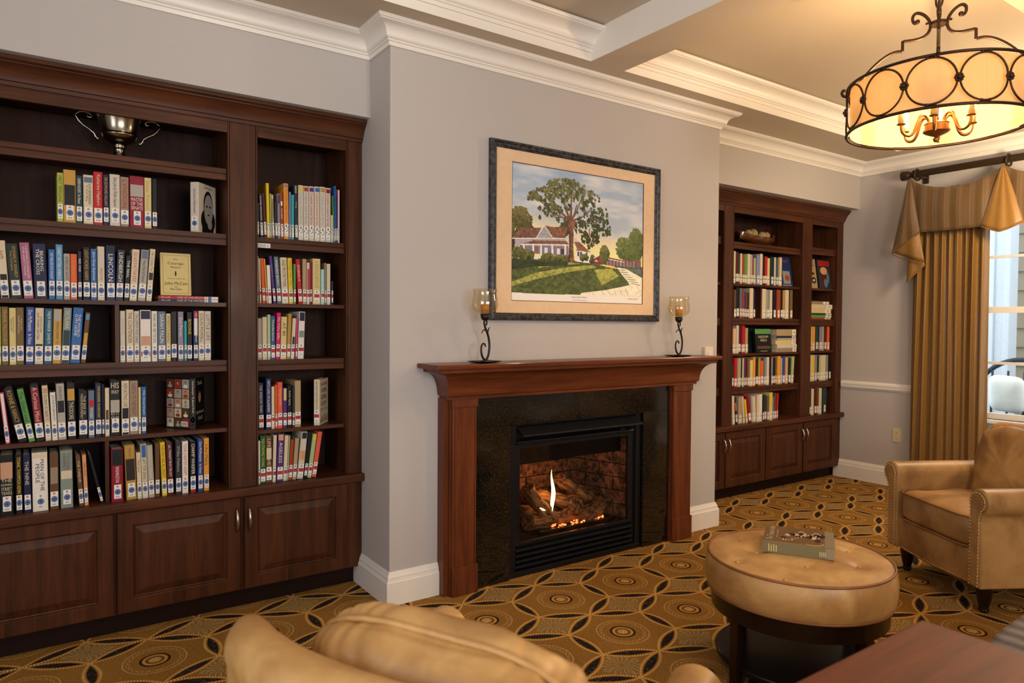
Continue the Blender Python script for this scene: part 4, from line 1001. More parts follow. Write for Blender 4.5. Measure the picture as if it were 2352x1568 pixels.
# angled rowing book in the narrow bay
r = bookat('cream paperback with black block letters on its cover, angled in the narrow bay', (-0.238, 0.385, 0.8424), -0.62, 0.030, 0.231, 0.150, 'cream')
sticker(r, 0.030, 'r', 0.231); mb = MB(); lettering(mb, 'MARY PIPHER WOMEN ROWING NORTH', (0.008, 0.022, 0.08, 0.222), 'v', -0.0006); put('title', mb, pm('brown'), r, fix=False)
mb = MB(); lettering(mb, 'MARY PIPHER', (0.020, 0.132, 0.196, 0.212), 'h', -0.0006, 1)
for k, q in enumerate(('WOMEN', 'ROWING', 'NORTH')): lettering(mb, q, (0.030, 0.122, 0.160-k*0.034, 0.184-k*0.034), 'h', -0.0006, 0)
lettering(mb, 'NAVIGATING THE CURRENTS', (0.02, 0.135, 0.078, 0.083), 'h', -0.0006, 0); lettering(mb, 'AND FLOURISHING AS WE AGE', (0.02, 0.135, 0.068, 0.073), 'h', -0.0006, 0)
for k in range(9): rect(mb, 0.012+k*0.015, 0.019+k*0.015, 0.010, 0.028+0.012*((k*5) % 3), -0.0006, k % 2)
put('cover_print', turn(mb, 0.030), [pm('dark'), pm('rust')], r, fix=False)
# paper tag on the shelf edge
t_ = D.objects.get('bookcase'); mb = MB(); rect(mb, 0, 0.062, 0, 0.021, 0, 0); lettering(mb, 'CASE 3', (0.005, 0.052, 0.004, 0.017), 'h', -0.0005, 1); o = put('paper_tag', mb, [WHT, LBL_INK], t_, fix=False); o.location = (-0.520, 0.0243, 1.7175)
# far bookcase: books faced out, lying and leaning
def faceout(label, x, y, z, w, h, t, col, lean=-0.12, rz=0, prints=None, mats=None):
    r = thing('book', label, 'book', (x, y, z+t*math.sin(-lean)+0.0005)); r.rotation_euler = (lean, 0, rz)
    mb = MB(); mb.box(0, w, 0, t, 0, h); put('cover', mb, pm(col), r, bevel=0.001)
    if prints: mb = MB(); prints(mb); put('cover_print', mb, mats, r, fix=False)
    return r
def pr(mb): lettering(mb, 'KINGDOM', (0.02, 0.11, 0.205, 0.225), 'h', -0.0006, 2); rect(mb, 0.025, 0.12, 0.02, 0.13, -0.0004, 1); disc(mb, 0.085, 0.11, 0.022, 0.022, -0.0006, 0); disc(mb, 0.08, 0.07, 0.03, 0.025, -0.0006, 2); rect(mb, 0.01, 0.13, 0.003, 0.012, -0.0005, 0)
faceout('blue picture book shown cover out at the end of the row under the shell bowl', 3.763, 0.425, 1.6895, 0.148, 0.252, 0.016, 'dkblue', -0.16, -0.04, pr, [pm('lavgrey'), pm('greygreen'), pm('rust')])
def pr(mb):
    lettering(mb, 'RADIUM', (0.025, 0.185, 0.118, 0.138), 'h', -0.0006, 0); lettering(mb, 'GIRLS', (0.045, 0.165, 0.090, 0.110), 'h', -0.0006, 0); rect(mb, 0.02, 0.19, 0.030, 0.052, -0.0005, 2); lettering(mb, 'KATE MOORE', (0.02, 0.19, 0.006, 0.014), 'h', -0.0006, 0); rect(mb, 0.0, 0.208, 0.152, 0.192, -0.0005, 1)
faceout('black book with a green band and white capitals, shown cover out', 3.427, 0.425, 1.1375, 0.208, 0.193, 0.022, 'black', -0.10, 0, pr, [pm('cream'), pm('green'), pm('brown')])
faceout('dark green book propped behind the black book with white capitals', 3.372, 0.485, 1.1375, 0.150, 0.200, 0.018, 'dkgreen', -0.12)
for k, (z0, T, L, c, lab) in enumerate(((0, 0.034, 0.30, 'taupe', 'taupe book at the bottom of the lying pile'), (0.0345, 0.030, 0.28, 'offwhite', 'off-white book second from the bottom of the lying pile'), (0.065, 0.034, 0.29, 'paleyellow', 'pale yellow book in the middle of the lying pile'),
      (0.0995, 0.018, 0.27, 'grey', 'thin grey book fourth from the bottom of the lying pile'), (0.118, 0.019, 0.27, 'slateblk', 'charcoal book second from the top of the lying pile'), (0.1375, 0.054, 0.28, 'tan', 'thick tan book on top of the lying pile'))):
    r = thing('book', lab+' in the far bookcase', 'book', (3.975-L+random.uniform(-0.012, 0.004), 0.42, 1.1375+z0), 0, 'books in the lying pile of the far bookcase')
    mb = MB(); mb.prism([(0.17, 0), (0, 0), (0, T), (0.17, T), (0.17, T-0.002), (0.003, T-0.002), (0.003, 0.002), (0.17, 0.002)], 0, L, 'x'); put('cover', mb, pm(c), r)
    mb = MB(); mb.box(0.003, L-0.003, 0.003, 0.165, 0.002, T-0.002); put('page_block', mb, PAGE, r)
    mb = MB(); rect(mb, L-0.060, L-0.006, 0.002, T-0.002, -0.0007, 0); disc(mb, L-0.03, T/2, 0.008, min(0.008, T*0.3), -0.001, 1, 8); put('spine_label', mb, [WHT, LBL_BRN], r, fix=False)
def pr(mb): rect(mb, 0.012, 0.178, 0.205, 0.248, -0.0005, 0); disc(mb, 0.085, 0.16, 0.055, 0.035, -0.0006, 1); rect(mb, 0.03, 0.085, 0.03, 0.16, -0.0005, 2); disc(mb, 0.14, 0.10, 0.02, 0.05, -0.0006, 3); disc(mb, 0.10, 0.05, 0.03, 0.04, -0.0006, 3); lettering(mb, 'TRUTH', (0.03, 0.16, 0.212, 0.24), 'h', -0.0008, 4)
faceout('dark cover-out book with a red title panel, in the far narrow bay', 4.325, 0.425, 1.6895, 0.190, 0.258, 0.014, 'slateblk', -0.14, 0, pr, [pm('red'), pm('peach'), pm('maroon'), pm('slate'), pm('maroon')])
def pr(mb): disc(mb, 0.07, 0.13, 0.03, 0.012, -0.0005, 0); disc(mb, 0.08, 0.07, 0.035, 0.03, -0.0005, 0); disc(mb, 0.08, 0.07, 0.018, 0.010, -0.0007, 1); rect(mb, 0.02, 0.11, 0.20, 0.205, -0.0005, 0)
faceout('beige cover-out book beside the red-titled one in the far narrow bay', 4.185, 0.440, 1.6895, 0.130, 0.262, 0.014, 'tan', -0.14, 0, pr, [pm('dark'), pm('cream')])
for k, (z0, T, L, c, lab) in enumerate(((0, 0.014, 0.36, 'rust', 'rust red book at the bottom'), (0.0145, 0.024, 0.37, 'green', 'green book second from the bottom'), (0.039, 0.016, 0.375, 'slateblk', 'charcoal book third from the bottom'), (0.0555, 0.036, 0.36, 'paleyellow', 'pale yellow book third from the top'), (0.092, 0.040, 0.38, 'cream', 'cream book second from the top'), (0.1325, 0.026, 0.33, 'taupe', 'taupe book on top'))):
    r = thing('book', lab+' of the flat pile in the far narrow bay', 'book', (4.135, 0.42, 1.4175+z0), 0, 'books in the flat pile of the far narrow bay')
    mb = MB(); mb.prism([(0.17, 0), (0, 0), (0, T), (0.17, T), (0.17, T-0.002), (0.003, T-0.002), (0.003, 0.002), (0.17, 0.002)], 0, L, 'x'); put('cover', mb, pm(c), r)
    mb = MB(); mb.box(0.003, L-0.003, 0.003, 0.165, 0.002, T-0.002); put('page_block', mb, PAGE, r)
    mb = MB(); rect(mb, L-0.10, L-0.01, 0.002, T-0.002, -0.0007, 0); disc(mb, L-0.05, T/2, 0.008, min(0.008, T*0.3), -0.001, 1, 8); put('spine_label', mb, [WHT, LBL_BRN], r, fix=False)

# ---- silver cup
t = thing('trophy_cup', 'tarnished silver two-handled cup on the top shelf of the near bookcase', 'trophy', (-1.080, 0.47, 2.0702))
mb = MB(); mb.lathe([(0, 0), (0.046, 0), (0.046, 0.006), (0.038, 0.012), (0.026, 0.020), (0.021, 0.036), (0.023, 0.052), (0.029, 0.057), (0.024, 0.062), (0.032, 0.069)], 32); put('foot', mb, SILV, t, smooth=True)
mb = MB(); mb.lathe([(0.012, 0.068), (0.040, 0.074), (0.058, 0.083), (0.069, 0.094), (0.073, 0.104), (0.075, 0.107), (0.072, 0.110), (0.071, 0.117), (0.075, 0.146), (0.082, 0.170), (0.089, 0.187), (0.091, 0.190), (0.088, 0.190), (0.073, 0.146), (0.068, 0.11), (0.0, 0.088)], 40); put('bowl', mb, SILV, t, smooth=True)
for s in (-1, 1):
    q = [(0.074, 0.078), (0.082, 0.070), (0.090, 0.080), (0.094, 0.094), (0.112, 0.108), (0.136, 0.122), (0.150, 0.138), (0.160, 0.156), (0.164, 0.162), (0.158, 0.170), (0.146, 0.178), (0.128, 0.180), (0.110, 0.176), (0.102, 0.166), (0.108, 0.158), (0.118, 0.160), (0.118, 0.168)]
    mb = MB(); mb.tube([(s*a, 0, b+0.012) for a, b in q], [0.004, 0.004, 0.0055, 0.006, 0.005, 0.0055, 0.0065, 0.006, 0.0055, 0.005, 0.005, 0.005, 0.005, 0.0045, 0.004, 0.004, 0.003], 8); put('handle', mb, SILV, t, smooth=True)
# ---- boat bowl with woven balls
t = thing('boat_bowl', 'dark boat-shaped wooden bowl on the top shelf of the window-side bookcase', 'bowl', (3.56, 0.53, 2.0132))
f0 = lambda u, v, s: ((0.23*s)*(2*u-1), (0.085*s)*math.sin(PI*min(max(u, 0.03), 0.97))*math.cos(PI*(v)), 0.012+0.055*(1-math.sin(PI*v))*1.0+0.045*(2*u-1)**2-0.0*s)
mb = MB(); mb.grid(28, 13, lambda u, v: f0(u, v, 1.0)); mb.grid(28, 13, lambda u, v: (lambda p: (p[0], p[1], p[2]+0.006))(f0(u, v, 0.95))); put('hull', mb, wood('bowl_wood', rgb(34, 20, 12), rgb(120, 74, 36), 0, 0.25, 0.5), t, smooth=True)
mb = MB(); mb.box(-0.06, 0.06, -0.025, 0.025, 0.0, 0.016); put('base', mb, DARKW, t, bevel=0.004)
RAT, _b = mat('woven_straw', 0.75); _w = N.t.nodes.new('ShaderNodeTexWave'); _w.inputs['Scale'].default_value = 40; _w.inputs['Distortion'].default_value = 6; link(coords(), _w.inputs[0]); _wf = N(_w.outputs[1])
link(cmix(_wf, rgb(120, 92, 58), rgb(206, 178, 132)), _b.inputs['Base Color']); link(bump(_wf, 0.6, 0.004), _b.inputs['Normal'])
for k, (x, yy, z, r_, lab) in enumerate(((-0.125, 0.0, 0.098, 0.036, 'woven straw ball at the fireplace end of the boat bowl'), (-0.045, 0.012, 0.105, 0.042, 'largest woven straw ball in the boat bowl'), (0.045, -0.010, 0.093, 0.036, 'woven straw ball in the middle of the boat bowl'), (0.120, 0.004, 0.098, 0.036, 'woven straw ball at the window end of the boat bowl'))):
    mb = MB(); mb.ball((0, 0, 0), r_, 20); o = put('straw_ball', mb, RAT, smooth=True); o.location = (3.56+x, 0.53+yy, 2.0132+z); tag(o, lab, 'ball', 'straw balls in the boat bowl')

# ------------------------------------------------------------------ mantel
t = thing('mantel', 'cherry fireplace mantel with crown shelf and two pilasters on the grey chimney breast', 'mantel', (1.17, 0, 0)); ox = -1.17
mb = MB(); mb.box(0.145+ox, 2.200+ox, -0.207, 0.0, 1.142, 1.165); put('shelf_board', mb, MH, t, bevel=0.004)
cp = [(0, 0.985), (0.010, 0.985), (0.010, 0.998), (0.018, 1.003), (0.022, 1.012)]
for k in range(1, 9):
    a = k/9*PI/2; cp.append((0.022+0.066*(1-math.cos(a)), 1.012+0.108*math.sin(a)))
cp += [(0.092, 1.120), (0.100, 1.124), (0.100, 1.142), (0, 1.142)]
mb = MB(); mb.sweep([(0.280+ox, 0), (0.280+ox, -0.092), (2.070+ox, -0.092), (2.070+ox, 0)], cp); put('crown_moulding', mb, MH, t, auto=0.4)
mb = MB(); mb.box(0.280+ox, 2.070+ox, -0.092, -0.005, 0.996, 1.142); put('frieze', mb, MH, t)
for xa, xb in ((0.288, 0.437), (1.873, 2.052)):
    side = 0.006
    mb = MB(); mb.prism([(xa+ox, 0), (xa+ox, -0.074), (xa+0.010+ox, -0.074), (xa+0.010+ox, -0.086), (xa+0.020+ox, -0.088), (xa+0.022+ox, -0.084), (xa+0.025+ox, -0.088), (xb-0.012+ox, -0.088), (xb-0.009+ox, -0.084), (xb-0.007+ox, -0.088), (xb+ox, -0.086), (xb+ox, 0)], 0.0, 0.996, 'z')
    p = put('pilaster', mb, MV, t)
    mb = MB(); mb.box(xa-0.004+0.010+ox, xb+0.006+ox, -0.097, -0.002, 0.0, 0.145); put('plinth', mb, MV, p, bevel=0.002)
    mb = MB(); mb.box(xa-0.004+0.008+ox, xb+0.004+ox, -0.096, -0.002, 0.945, 0.996); put('capital', mb, MV, p, bevel=0.002)
mb = MB(); mb.box(0.262+ox, 0.290+ox, -0.060, 0.0, 0.0, 0.99); put('side_return', mb, MV, t)

# granite slabs
t = thing('granite_surround', 'polished black granite slabs around the gas fireplace, inside the cherry mantel', 'surround', (1.16, 0, 0)); ox = -1.16
for a, b, z0, z1, nm in ((0.4435, 0.664, 0, 0.8245, 'upright_slab'), (1.648, 1.8715, 0, 0.8245, 'upright_slab'), (0.4435, 1.8715, 0.826, 0.9952, 'header_slab')):
    mb = MB(); mb.box(a+ox, b+ox, -0.062, -0.002, z0, z1); put(nm, mb, GRAN, t, bevel=0.0015)
# gas fireplace insert
t = thing('gas_fireplace', 'black steel gas fireplace with glass front, louvres and burning logs', 'fireplace', (1.155, 0, 0)); ox = -1.155
y0 = -0.046
mb = MB(); mb.box(0.668+ox, 0.712+ox, y0, 0.06, 0.03, 0.822); put('jamb', mb, INS, t, bevel=0.003)
mb = MB(); mb.prism([(1.580+ox, y0+0.012), (1.600+ox, y0+0.012), (1.600+ox, y0), (1.640+ox, y0), (1.640+ox, 0.06), (1.580+ox, 0.06)], 0.03, 0.822, 'z'); put('jamb', mb, INS, t)
mb = MB(); mb.box(0.712+ox, 1.580+ox, y0+0.014, 0.06, 0.745, 0.822); put('top_panel', mb, INS, t)
mb = MB(); mb.prism([(y0+0.014, 0.815), (y0-0.050, 0.772), (y0-0.052, 0.764), (y0-0.046, 0.764), (y0+0.014, 0.803)], 0.722+ox, 1.608+ox, 'x'); put('hood', mb, INS, t)
for z0, z1, yy in ((0.738, 0.750, y0+0.006), (0.712, 0.734, y0-0.004)):
    mb = MB(); mb.prism([(yy+0.02, z0), (yy, z0+0.003), (yy-0.003, (z0+z1)/2), (yy, z1-0.003), (yy+0.02, z1)], 0.713+ox, 1.579+ox, 'x'); put('top_louvre', mb, INS, t)
for k in range(5):
    z = 0.148-k*0.0300
    mb = MB(); mb.prism([(y0+0.030, z-0.010), (y0+0.004, z-0.016), (y0-0.004, z-0.008), (y0-0.002, z), (y0+0.006, z+0.003), (y0+0.030, z+0.004)], 0.713+ox, 1.579+ox, 'x'); put('louvre', mb, INS, t)
mb = MB(); mb.box(0.713+ox, 1.579+ox, y0+0.032, y0+0.04, 0.012, 0.17); put('louvre_back', mb, flat(rgb(8, 8, 9), 0.6), t)
mb = MB(); mb.box(0.668+ox, 1.64+ox, y0-0.004, 0.05, 0.0005, 0.030); put('base_rail', mb, INS, t, bevel=0.003)
mb = MB(); mb.box(0.713+ox, 0.742+ox, y0+0.006, y0+0.024, 0.166, 0.712); mb.box(1.545+ox, 1.579+ox, y0+0.006, y0+0.024, 0.166, 0.712); mb.box(0.742+ox, 1.545+ox, y0+0.006, y0+0.024, 0.166, 0.184); mb.box(0.742+ox, 1.545+ox, y0+0.006, y0+0.024, 0.692, 0.712)
put('glass_frame', mb, INS, t, bevel=0.002)
mb = MB(); mb.box(0.742+ox, 1.545+ox, y0+0.014, y0+0.017, 0.184, 0.692); put('glass_pane', mb, FGLASS, t)
mb = MB(); mb.box(0.745+ox, 1.58+ox, 0.055, 0.075, 0.585, 0.72); put('baffle', mb, INS, t)
fb = D.objects.new('firebox', None); C.objects.link(fb); fb.parent = t
mb = MB(); mb.box(0.72+ox, 1.62+ox, 0.40, 0.42, 0.15, 0.78); put('rear_wall', mb, flat(rgb(30, 22, 18), 0.8), fb)
mb = MB(); mb.prism([(1.60+ox, 0.0), (1.625+ox, 0.0), (1.50+ox, 0.42), (1.475+ox, 0.42)], 0.15, 0.78, 'z'); put('side_wall', mb, flat(rgb(30, 22, 18), 0.8), fb)
mb = MB(); mb.prism([(0.70+ox, 0.0), (0.72+ox, 0.0), (0.88+ox, 0.42), (0.86+ox, 0.42)], 0.15, 0.78, 'z'); put('side_wall', mb, flat(rgb(30, 22, 18), 0.8), fb)
mb = MB(); mb.box(0.70+ox, 1.62+ox, -0.02, 0.42, 0.15, 0.170); put('firebox_floor', mb, flat(rgb(16, 14, 13), 0.8), fb)
mb = MB(); mb.box(0.70+ox, 1.62+ox, 0.0, 0.42, 0.76, 0.78); put('firebox_top', mb, flat(rgb(16, 14, 13), 0.8), fb)
BRK, _b = mat('soot_brick', 0.9); _n = noise(16, coords('Generated'), 5, 0.7); link(cmix(sstep(noise(26, coords(), 5, 0.7), 0.35, 0.68), rgb(52, 30, 20), rgb(172, 112, 72)), _b.inputs['Base Color']); link(bump(noise(60, coords(), 3), 0.5, 0.003), _b.inputs['Normal'])
def brick_wall(p0, p1, n, off):
    P0, P1 = Vector(p0), Vector(p1); d = (P1-P0).normalized(); nn = Vector((d.y, -d.x)); L = (P1-P0).length; bw = L/n
    for r_ in range(7):
        z0 = 0.172+r_*0.083; s0 = -bw/2 if (r_+off) % 2 else 0
        k = 0
        while s0+k*bw < L-0.005:
            a = max(0, s0+k*bw)+0.003; b = min(L, s0+(k+1)*bw)-0.003; k += 1
            if b-a < 0.012: continue
            e = 0.014+random.random()*0.003; q = [P0+d*a, P0+d*b]
            f_ = [(q[0].x, q[0].y), (q[1].x, q[1].y), (q[1].x+nn.x*e-d.x*0.003, q[1].y+nn.y*e-d.y*0.003), (q[0].x+nn.x*e+d.x*0.003, q[0].y+nn.y*e+d.y*0.003)]
            mb = MB(); mb.prism([(x+ox, y) for x, y in f_], z0, z0+0.077, 'z'); put('brick', mb, BRK, fb)
brick_wall((0.895, 0.398), (1.478, 0.398), 3, 0)
brick_wall((1.478, 0.398), (1.598, 0.01), 2, 1)
brick_wall((0.735, 0.02), (0.872, 0.398), 2, 1)
LOG, _b = mat('charred_log', 0.9); _w = noise(1.0, coords('Object', (5, 60, 60)), 4, 0.7); link(cmix(sstep(_w, 0.35, 0.65), rgb(40, 25, 17), rgb(168, 116, 72)), _b.inputs['Base Color']); link(bump(_w, 0.8, 0.006), _b.inputs['Normal'])
def log(p0, p1, r):
    P0, P1 = Vector(p0), Vector(p1); L = (P1-P0).length; mb = MB(); n = 12
    mb.tube([(L*k/n, 0.010*math.sin(k*1.3), 0.008*math.cos(k*1.7)) for k in range(n+1)], [r*(0.92+0.12*random.random()) for k in range(n+1)], 14)
    o = put('fire_log', mb, LOG, t, auto=0.9); o.location = (P0.x+ox, P0.y, P0.z); o.rotation_euler = (P1-P0).to_track_quat('X', 'Z').to_euler()
log((0.94, 0.24, 0.235), (1.48, 0.27, 0.245), 0.052)
log((0.90, 0.10, 0.225), (1.42, 0.12, 0.215), 0.045)
log((1.03, 0.28, 0.33), (1.28, 0.12, 0.285), 0.044)
log((1.22, 0.22, 0.42), (1.40, 0.13, 0.285), 0.040)
log((0.96, 0.20, 0.40), (1.06, 0.08, 0.215), 0.042)
log((1.23, 0.06, 0.285), (1.30, 0.20, 0.275), 0.046)
log((1.33, 0.05, 0.215), (1.50, 0.16, 0.240), 0.050)
mb = MB(); mb.box(0.93+ox, 1.52+ox, 0.02, 0.05, 0.172, 0.195); put('burner_grate', mb, INS, t, bevel=0.004)
EMB = emit('ember_glow', (1.0, 0.16, 0.03, 1), 5.0)
mb = MB()
for x0_, w_ in ((1.03, 0.09), (1.16, 0.11), (1.345, 0.07)):
    for k in range(14):
        x = x0_+random.random()*w_; yy = 0.018+random.random()*0.05; r_ = 0.003+random.random()*0.0045
        mb.ball((x+ox, yy, 0.199+random.random()*0.012), r_, 6, sc=(1.6, 1, 0.8))
o = put('embers', mb, EMB, t); o['kind'] = 'stuff'
FL, FLb = emit('flame', (1.0, 0.62, 0.20, 1), 9.0), None
mb = MB(); n = 18; mb.tube([(1.066+0.012*math.sin(k/n*5.0)+k/n*0.014+ox, 0.10, 0.300+0.215*k/n) for k in range(n+1)], [max(0.0006, 0.014*math.sin(PI*min(1, (k/n)**0.62))**0.8*(1-0.35*k/n)) for k in range(n+1)], 10); put('flame', mb, FL, t, smooth=True)
mb = MB(); mb.tube([(1.072+ox, 0.095, 0.275), (1.076+ox, 0.097, 0.315), (1.085+ox, 0.098, 0.35), (1.084+ox, 0.1, 0.375)], [0.0015, 0.007, 0.006, 0.001], 8); put('flame', mb, FL, t, smooth=True)
mb = MB(); mb.tube([(0.955+ox, 0.06, 0.318), (0.975+ox, 0.06, 0.306), (0.992+ox, 0.06, 0.298)], [0.002, 0.006, 0.002], 8); put('flame', mb, FL, t, smooth=True)
lamp('fire_light', 'POINT', (1.08, 0.17, 0.42), 1.0, (1.0, 0.42, 0.13), shadow_soft_size=0.05)
lamp('fire_light', 'POINT', (1.15, -0.005, 0.215), 0.10, (1.0, 0.35, 0.10), shadow_soft_size=0.03)

# ------------------------------------------------------------------ things on the mantel and wall
def candle_holder(label, x, y, rz, candle):
    t = thing('candle_holder', label, 'candle holder', (x, y, 1.165), rz, 'scroll candle holders on the mantel')
    mb = MB(); mb.grid(13, 13, lambda u, v: ((u-0.5)*0.150, (v-0.5)*0.110, 0.004+0.010*(abs(2*u-1)**6+abs(2*v-1)**6)*0.5)); mb.grid(13, 13, lambda u, v: ((u-0.5)*0.150, (v-0.5)*0.110, 0.001+0.010*(abs(2*u-1)**6+abs(2*v-1)**6)*0.5)); put('base_plate', mb, BLK, t)
    q = [(0.004, 0.080), (0.001, 0.092), (-0.009, 0.098), (-0.020, 0.093), (-0.027, 0.078), (-0.027, 0.056), (-0.020, 0.032), (-0.006, 0.016), (0.008, 0.013), (0.024, 0.030), (0.032, 0.058), (0.034, 0.090), (0.029, 0.120), (0.019, 0.146), (0.006, 0.168), (-0.004, 0.190), (-0.007, 0.205), (-0.003, 0.216), (0.006, 0.218), (0.013, 0.208), (0.014, 0.196), (0.008, 0.188)]
    def smooth(q):
        q = [np.array(p) for p in q]
        for _ in range(2): q = [q[0]]+[r for a, b in zip(q[:-1], q[1:]) for r in (a*0.75+b*0.25, a*0.25+b*0.75)]+[q[-1]]
        return q
    qs = smooth(q); m_ = len(qs)
    mb = MB(); mb.tube([(p[0], 0, p[1]) for p in qs], [0.0035+0.0022*math.sin(PI*k/(m_-1)) for k in range(m_)], 8); s_ = put('scroll', mb, BLK, t, smooth=True)
    for pts in ([(0.020, 0.142), (0.022, 0.160), (0.028, 0.172), (0.036, 0.178)], [(0.012, 0.158), (-0.002, 0.166), (-0.016, 0.162), (-0.024, 0.148)]):
        qq = smooth(pts); mb = MB(); mb.tube([(p[0], 0, p[1]) for p in qq], [0.0048-0.003*k/(len(qq)-1) for k in range(len(qq))], 8); put('tendril', mb, BLK, s_, smooth=True)
    mb = MB(); mb.lathe([(0, 0.214), (0.016, 0.214), (0.022, 0.226), (0.024, 0.246), (0.018, 0.246), (0.0, 0.236)], 20); put('cup', mb, BLK, t, smooth=True)
    pr_ = [(0.0, 0.2465), (0.024, 0.247), (0.041, 0.249), (0.042, 0.254), (0.046, 0.259), (0.058, 0.264), (0.059, 0.269), (0.064, 0.278), (0.067, 0.294), (0.065, 0.315), (0.060, 0.338), (0.059, 0.352), (0.062, 0.371)]
    pr_ += [(r_-0.003, z_) for r_, z_ in pr_[:2:-1]]
    mb = MB(); mb.lathe(pr_, 40); put('glass_cup', mb, AMBER, t, smooth=True)
    if candle:
        mb = MB(); mb.lathe([(0, 0.249), (0.021, 0.249), (0.021, 0.308), (0.017, 0.314), (0.004, 0.312), (0.0, 0.312)], 20); put('candle', mb, flat(rgb(214, 158, 84), 0.4), t, smooth=True)
        mb = MB(); mb.tube([(0, 0, 0.311), (0.001, 0, 0.322)], 0.0012, 6); put('wick', mb, BLK, t)
    else:
        mb = MB(); mb.lathe([(0, 0.249), (0.021, 0.249), (0.021, 0.296), (0.0, 0.294)], 20); put('candle', mb, flat(rgb(196, 140, 74), 0.4), t, smooth=True)
candle_holder('iron scroll candle holder with amber glass cup, overlapping the picture frame corner', 0.466, -0.115, 0.25, False)
candle_holder('iron scroll candle holder with a pale candle in amber glass, beside the white wall plate', 1.892, -0.115, 0.0, True)
t = thing('wall_plate', 'small white wall plate just above the window end of the mantel shelf', 'wall plate', (2.298, -0.001, 1.165))
mb = MB(); mb.box(-0.040, 0.040, -0.022, 0, -0.060, 0.052); put('plate', mb, flat(rgb(228, 216, 196), 0.45), t, bevel=0.004)
mb = MB(); mb.box(-0.012, 0.012, -0.026, -0.020, -0.02, 0.022); put('rocker', mb, flat(rgb(234, 224, 206), 0.4), t, bevel=0.003)
t = thing('wall_outlet', 'cream double power outlet on the grey wall beside the curtain', 'outlet', (WR-0.001, -0.125, 0.440))
IV = flat(rgb(222, 206, 168), 0.45)
mb = MB(); mb.box(-0.006, 0, -0.036, 0.036, -0.058, 0.058); put('plate', mb, IV, t, bevel=0.002)
for z in (-0.020, 0.020):
    mb = MB(); mb.box(-0.009, -0.005, -0.016, 0.016, z-0.014, z+0.014); rc = put('receptacle', mb, IV, t, bevel=0.003)
    mb = MB()
    for y_, w_, h_ in ((-0.006, 0.0012, 0.005), (0.006, 0.0012, 0.004)): mb.box(-0.0094, -0.0088, y_-w_, y_+w_, z-0.001, z+h_*2-0.001)
    mb.box(-0.0094, -0.0088, -0.0022, 0.0022, z-0.010, z-0.006); put('slot', mb, flat(rgb(60, 50, 40), 0.6), rc)

# ------------------------------------------------------------------ framed print
FX0, FX1, FZ0, FZ1 = 0.556, 1.812, 1.380, 2.325
t = thing('framed_print', 'wide framed print of a farmhouse under a big tree, above the mantel', 'picture', ((FX0+FX1)/2, -0.002, FZ0)); ox, oz = -(FX0+FX1)/2, -FZ0
FRM, _b = mat('blue_grey_frame', 0.4, 0.2); _v1 = noise(1.0, coords('Object', (40, 40, 40)), 4, 0.7); link(cmix(sstep(_v1, 0.4, 0.62), rgb(34, 34, 36), rgb(78, 80, 86)), _b.inputs['Base Color']); link(bump(_v1, 0.4, 0.003), _b.inputs['Normal'])
prof = [(0, 0), (0.0, -0.022), (0.006, -0.030), (0.014, -0.032), (0.020, -0.026), (0.028, -0.027), (0.034, -0.020), (0.040, -0.016), (0.040, -0.004)]
cs = [(FX0, FZ0, 1, 1), (FX1, FZ0, -1, 1), (FX1, FZ1, -1, -1), (FX0, FZ1, 1, -1)]
for i in range(4):
    a, b = cs[i], cs[(i+1) % 4]; k = len(prof); vs = []
    for q in (a, b): vs += [(q[0]+q[2]*p[0]+ox, p[1], q[1]+q[3]*p[0]+oz) for p in prof]
    mb = MB(); mb.add(vs, [(j, (j+1) % k, k+(j+1) % k, k+j) for j in range(k)]+[tuple(range(k)), tuple(range(k, 2*k))[::-1]]); put('frame_side', mb, FRM, t, auto=0.6)
AX0, AX1, AZ0, AZ1 = 0.696, 1.6795, 1.4845, 2.2235
MATB = flat(rgb(240, 208, 170), 0.8)
mb = MB(); g = 0.036
mb.box(FX0+g+ox, AX0+ox, -0.012, -0.006, FZ0+g+oz, FZ1-g+oz); mb.box(AX1+ox, FX1-g+ox, -0.012, -0.006, FZ0+g+oz, FZ1-g+oz); mb.box(AX0+ox, AX1+ox, -0.012, -0.006, FZ0+g+oz, AZ0+oz); mb.box(AX0+ox, AX1+ox, -0.012, -0.006, AZ1+oz, FZ1-g+oz)
put('mat_board', mb, MATB, t)
mb = MB(); e = 0.0035; INNER = flat(rgb(96, 56, 44), 0.7)
mb.box(AX0+ox, AX0+e+ox, -0.010, -0.006, AZ0+oz, AZ1+oz); mb.box(AX1-e+ox, AX1+ox, -0.010, -0.006, AZ0+oz, AZ1+oz); mb.box(AX0+e+ox, AX1-e+ox, -0.010, -0.006, AZ0+oz, AZ0+e+oz); mb.box(AX0+e+ox, AX1-e+ox, -0.010, -0.006, AZ1-e+oz, AZ1+oz)
put('inner_mat', mb, INNER, t)
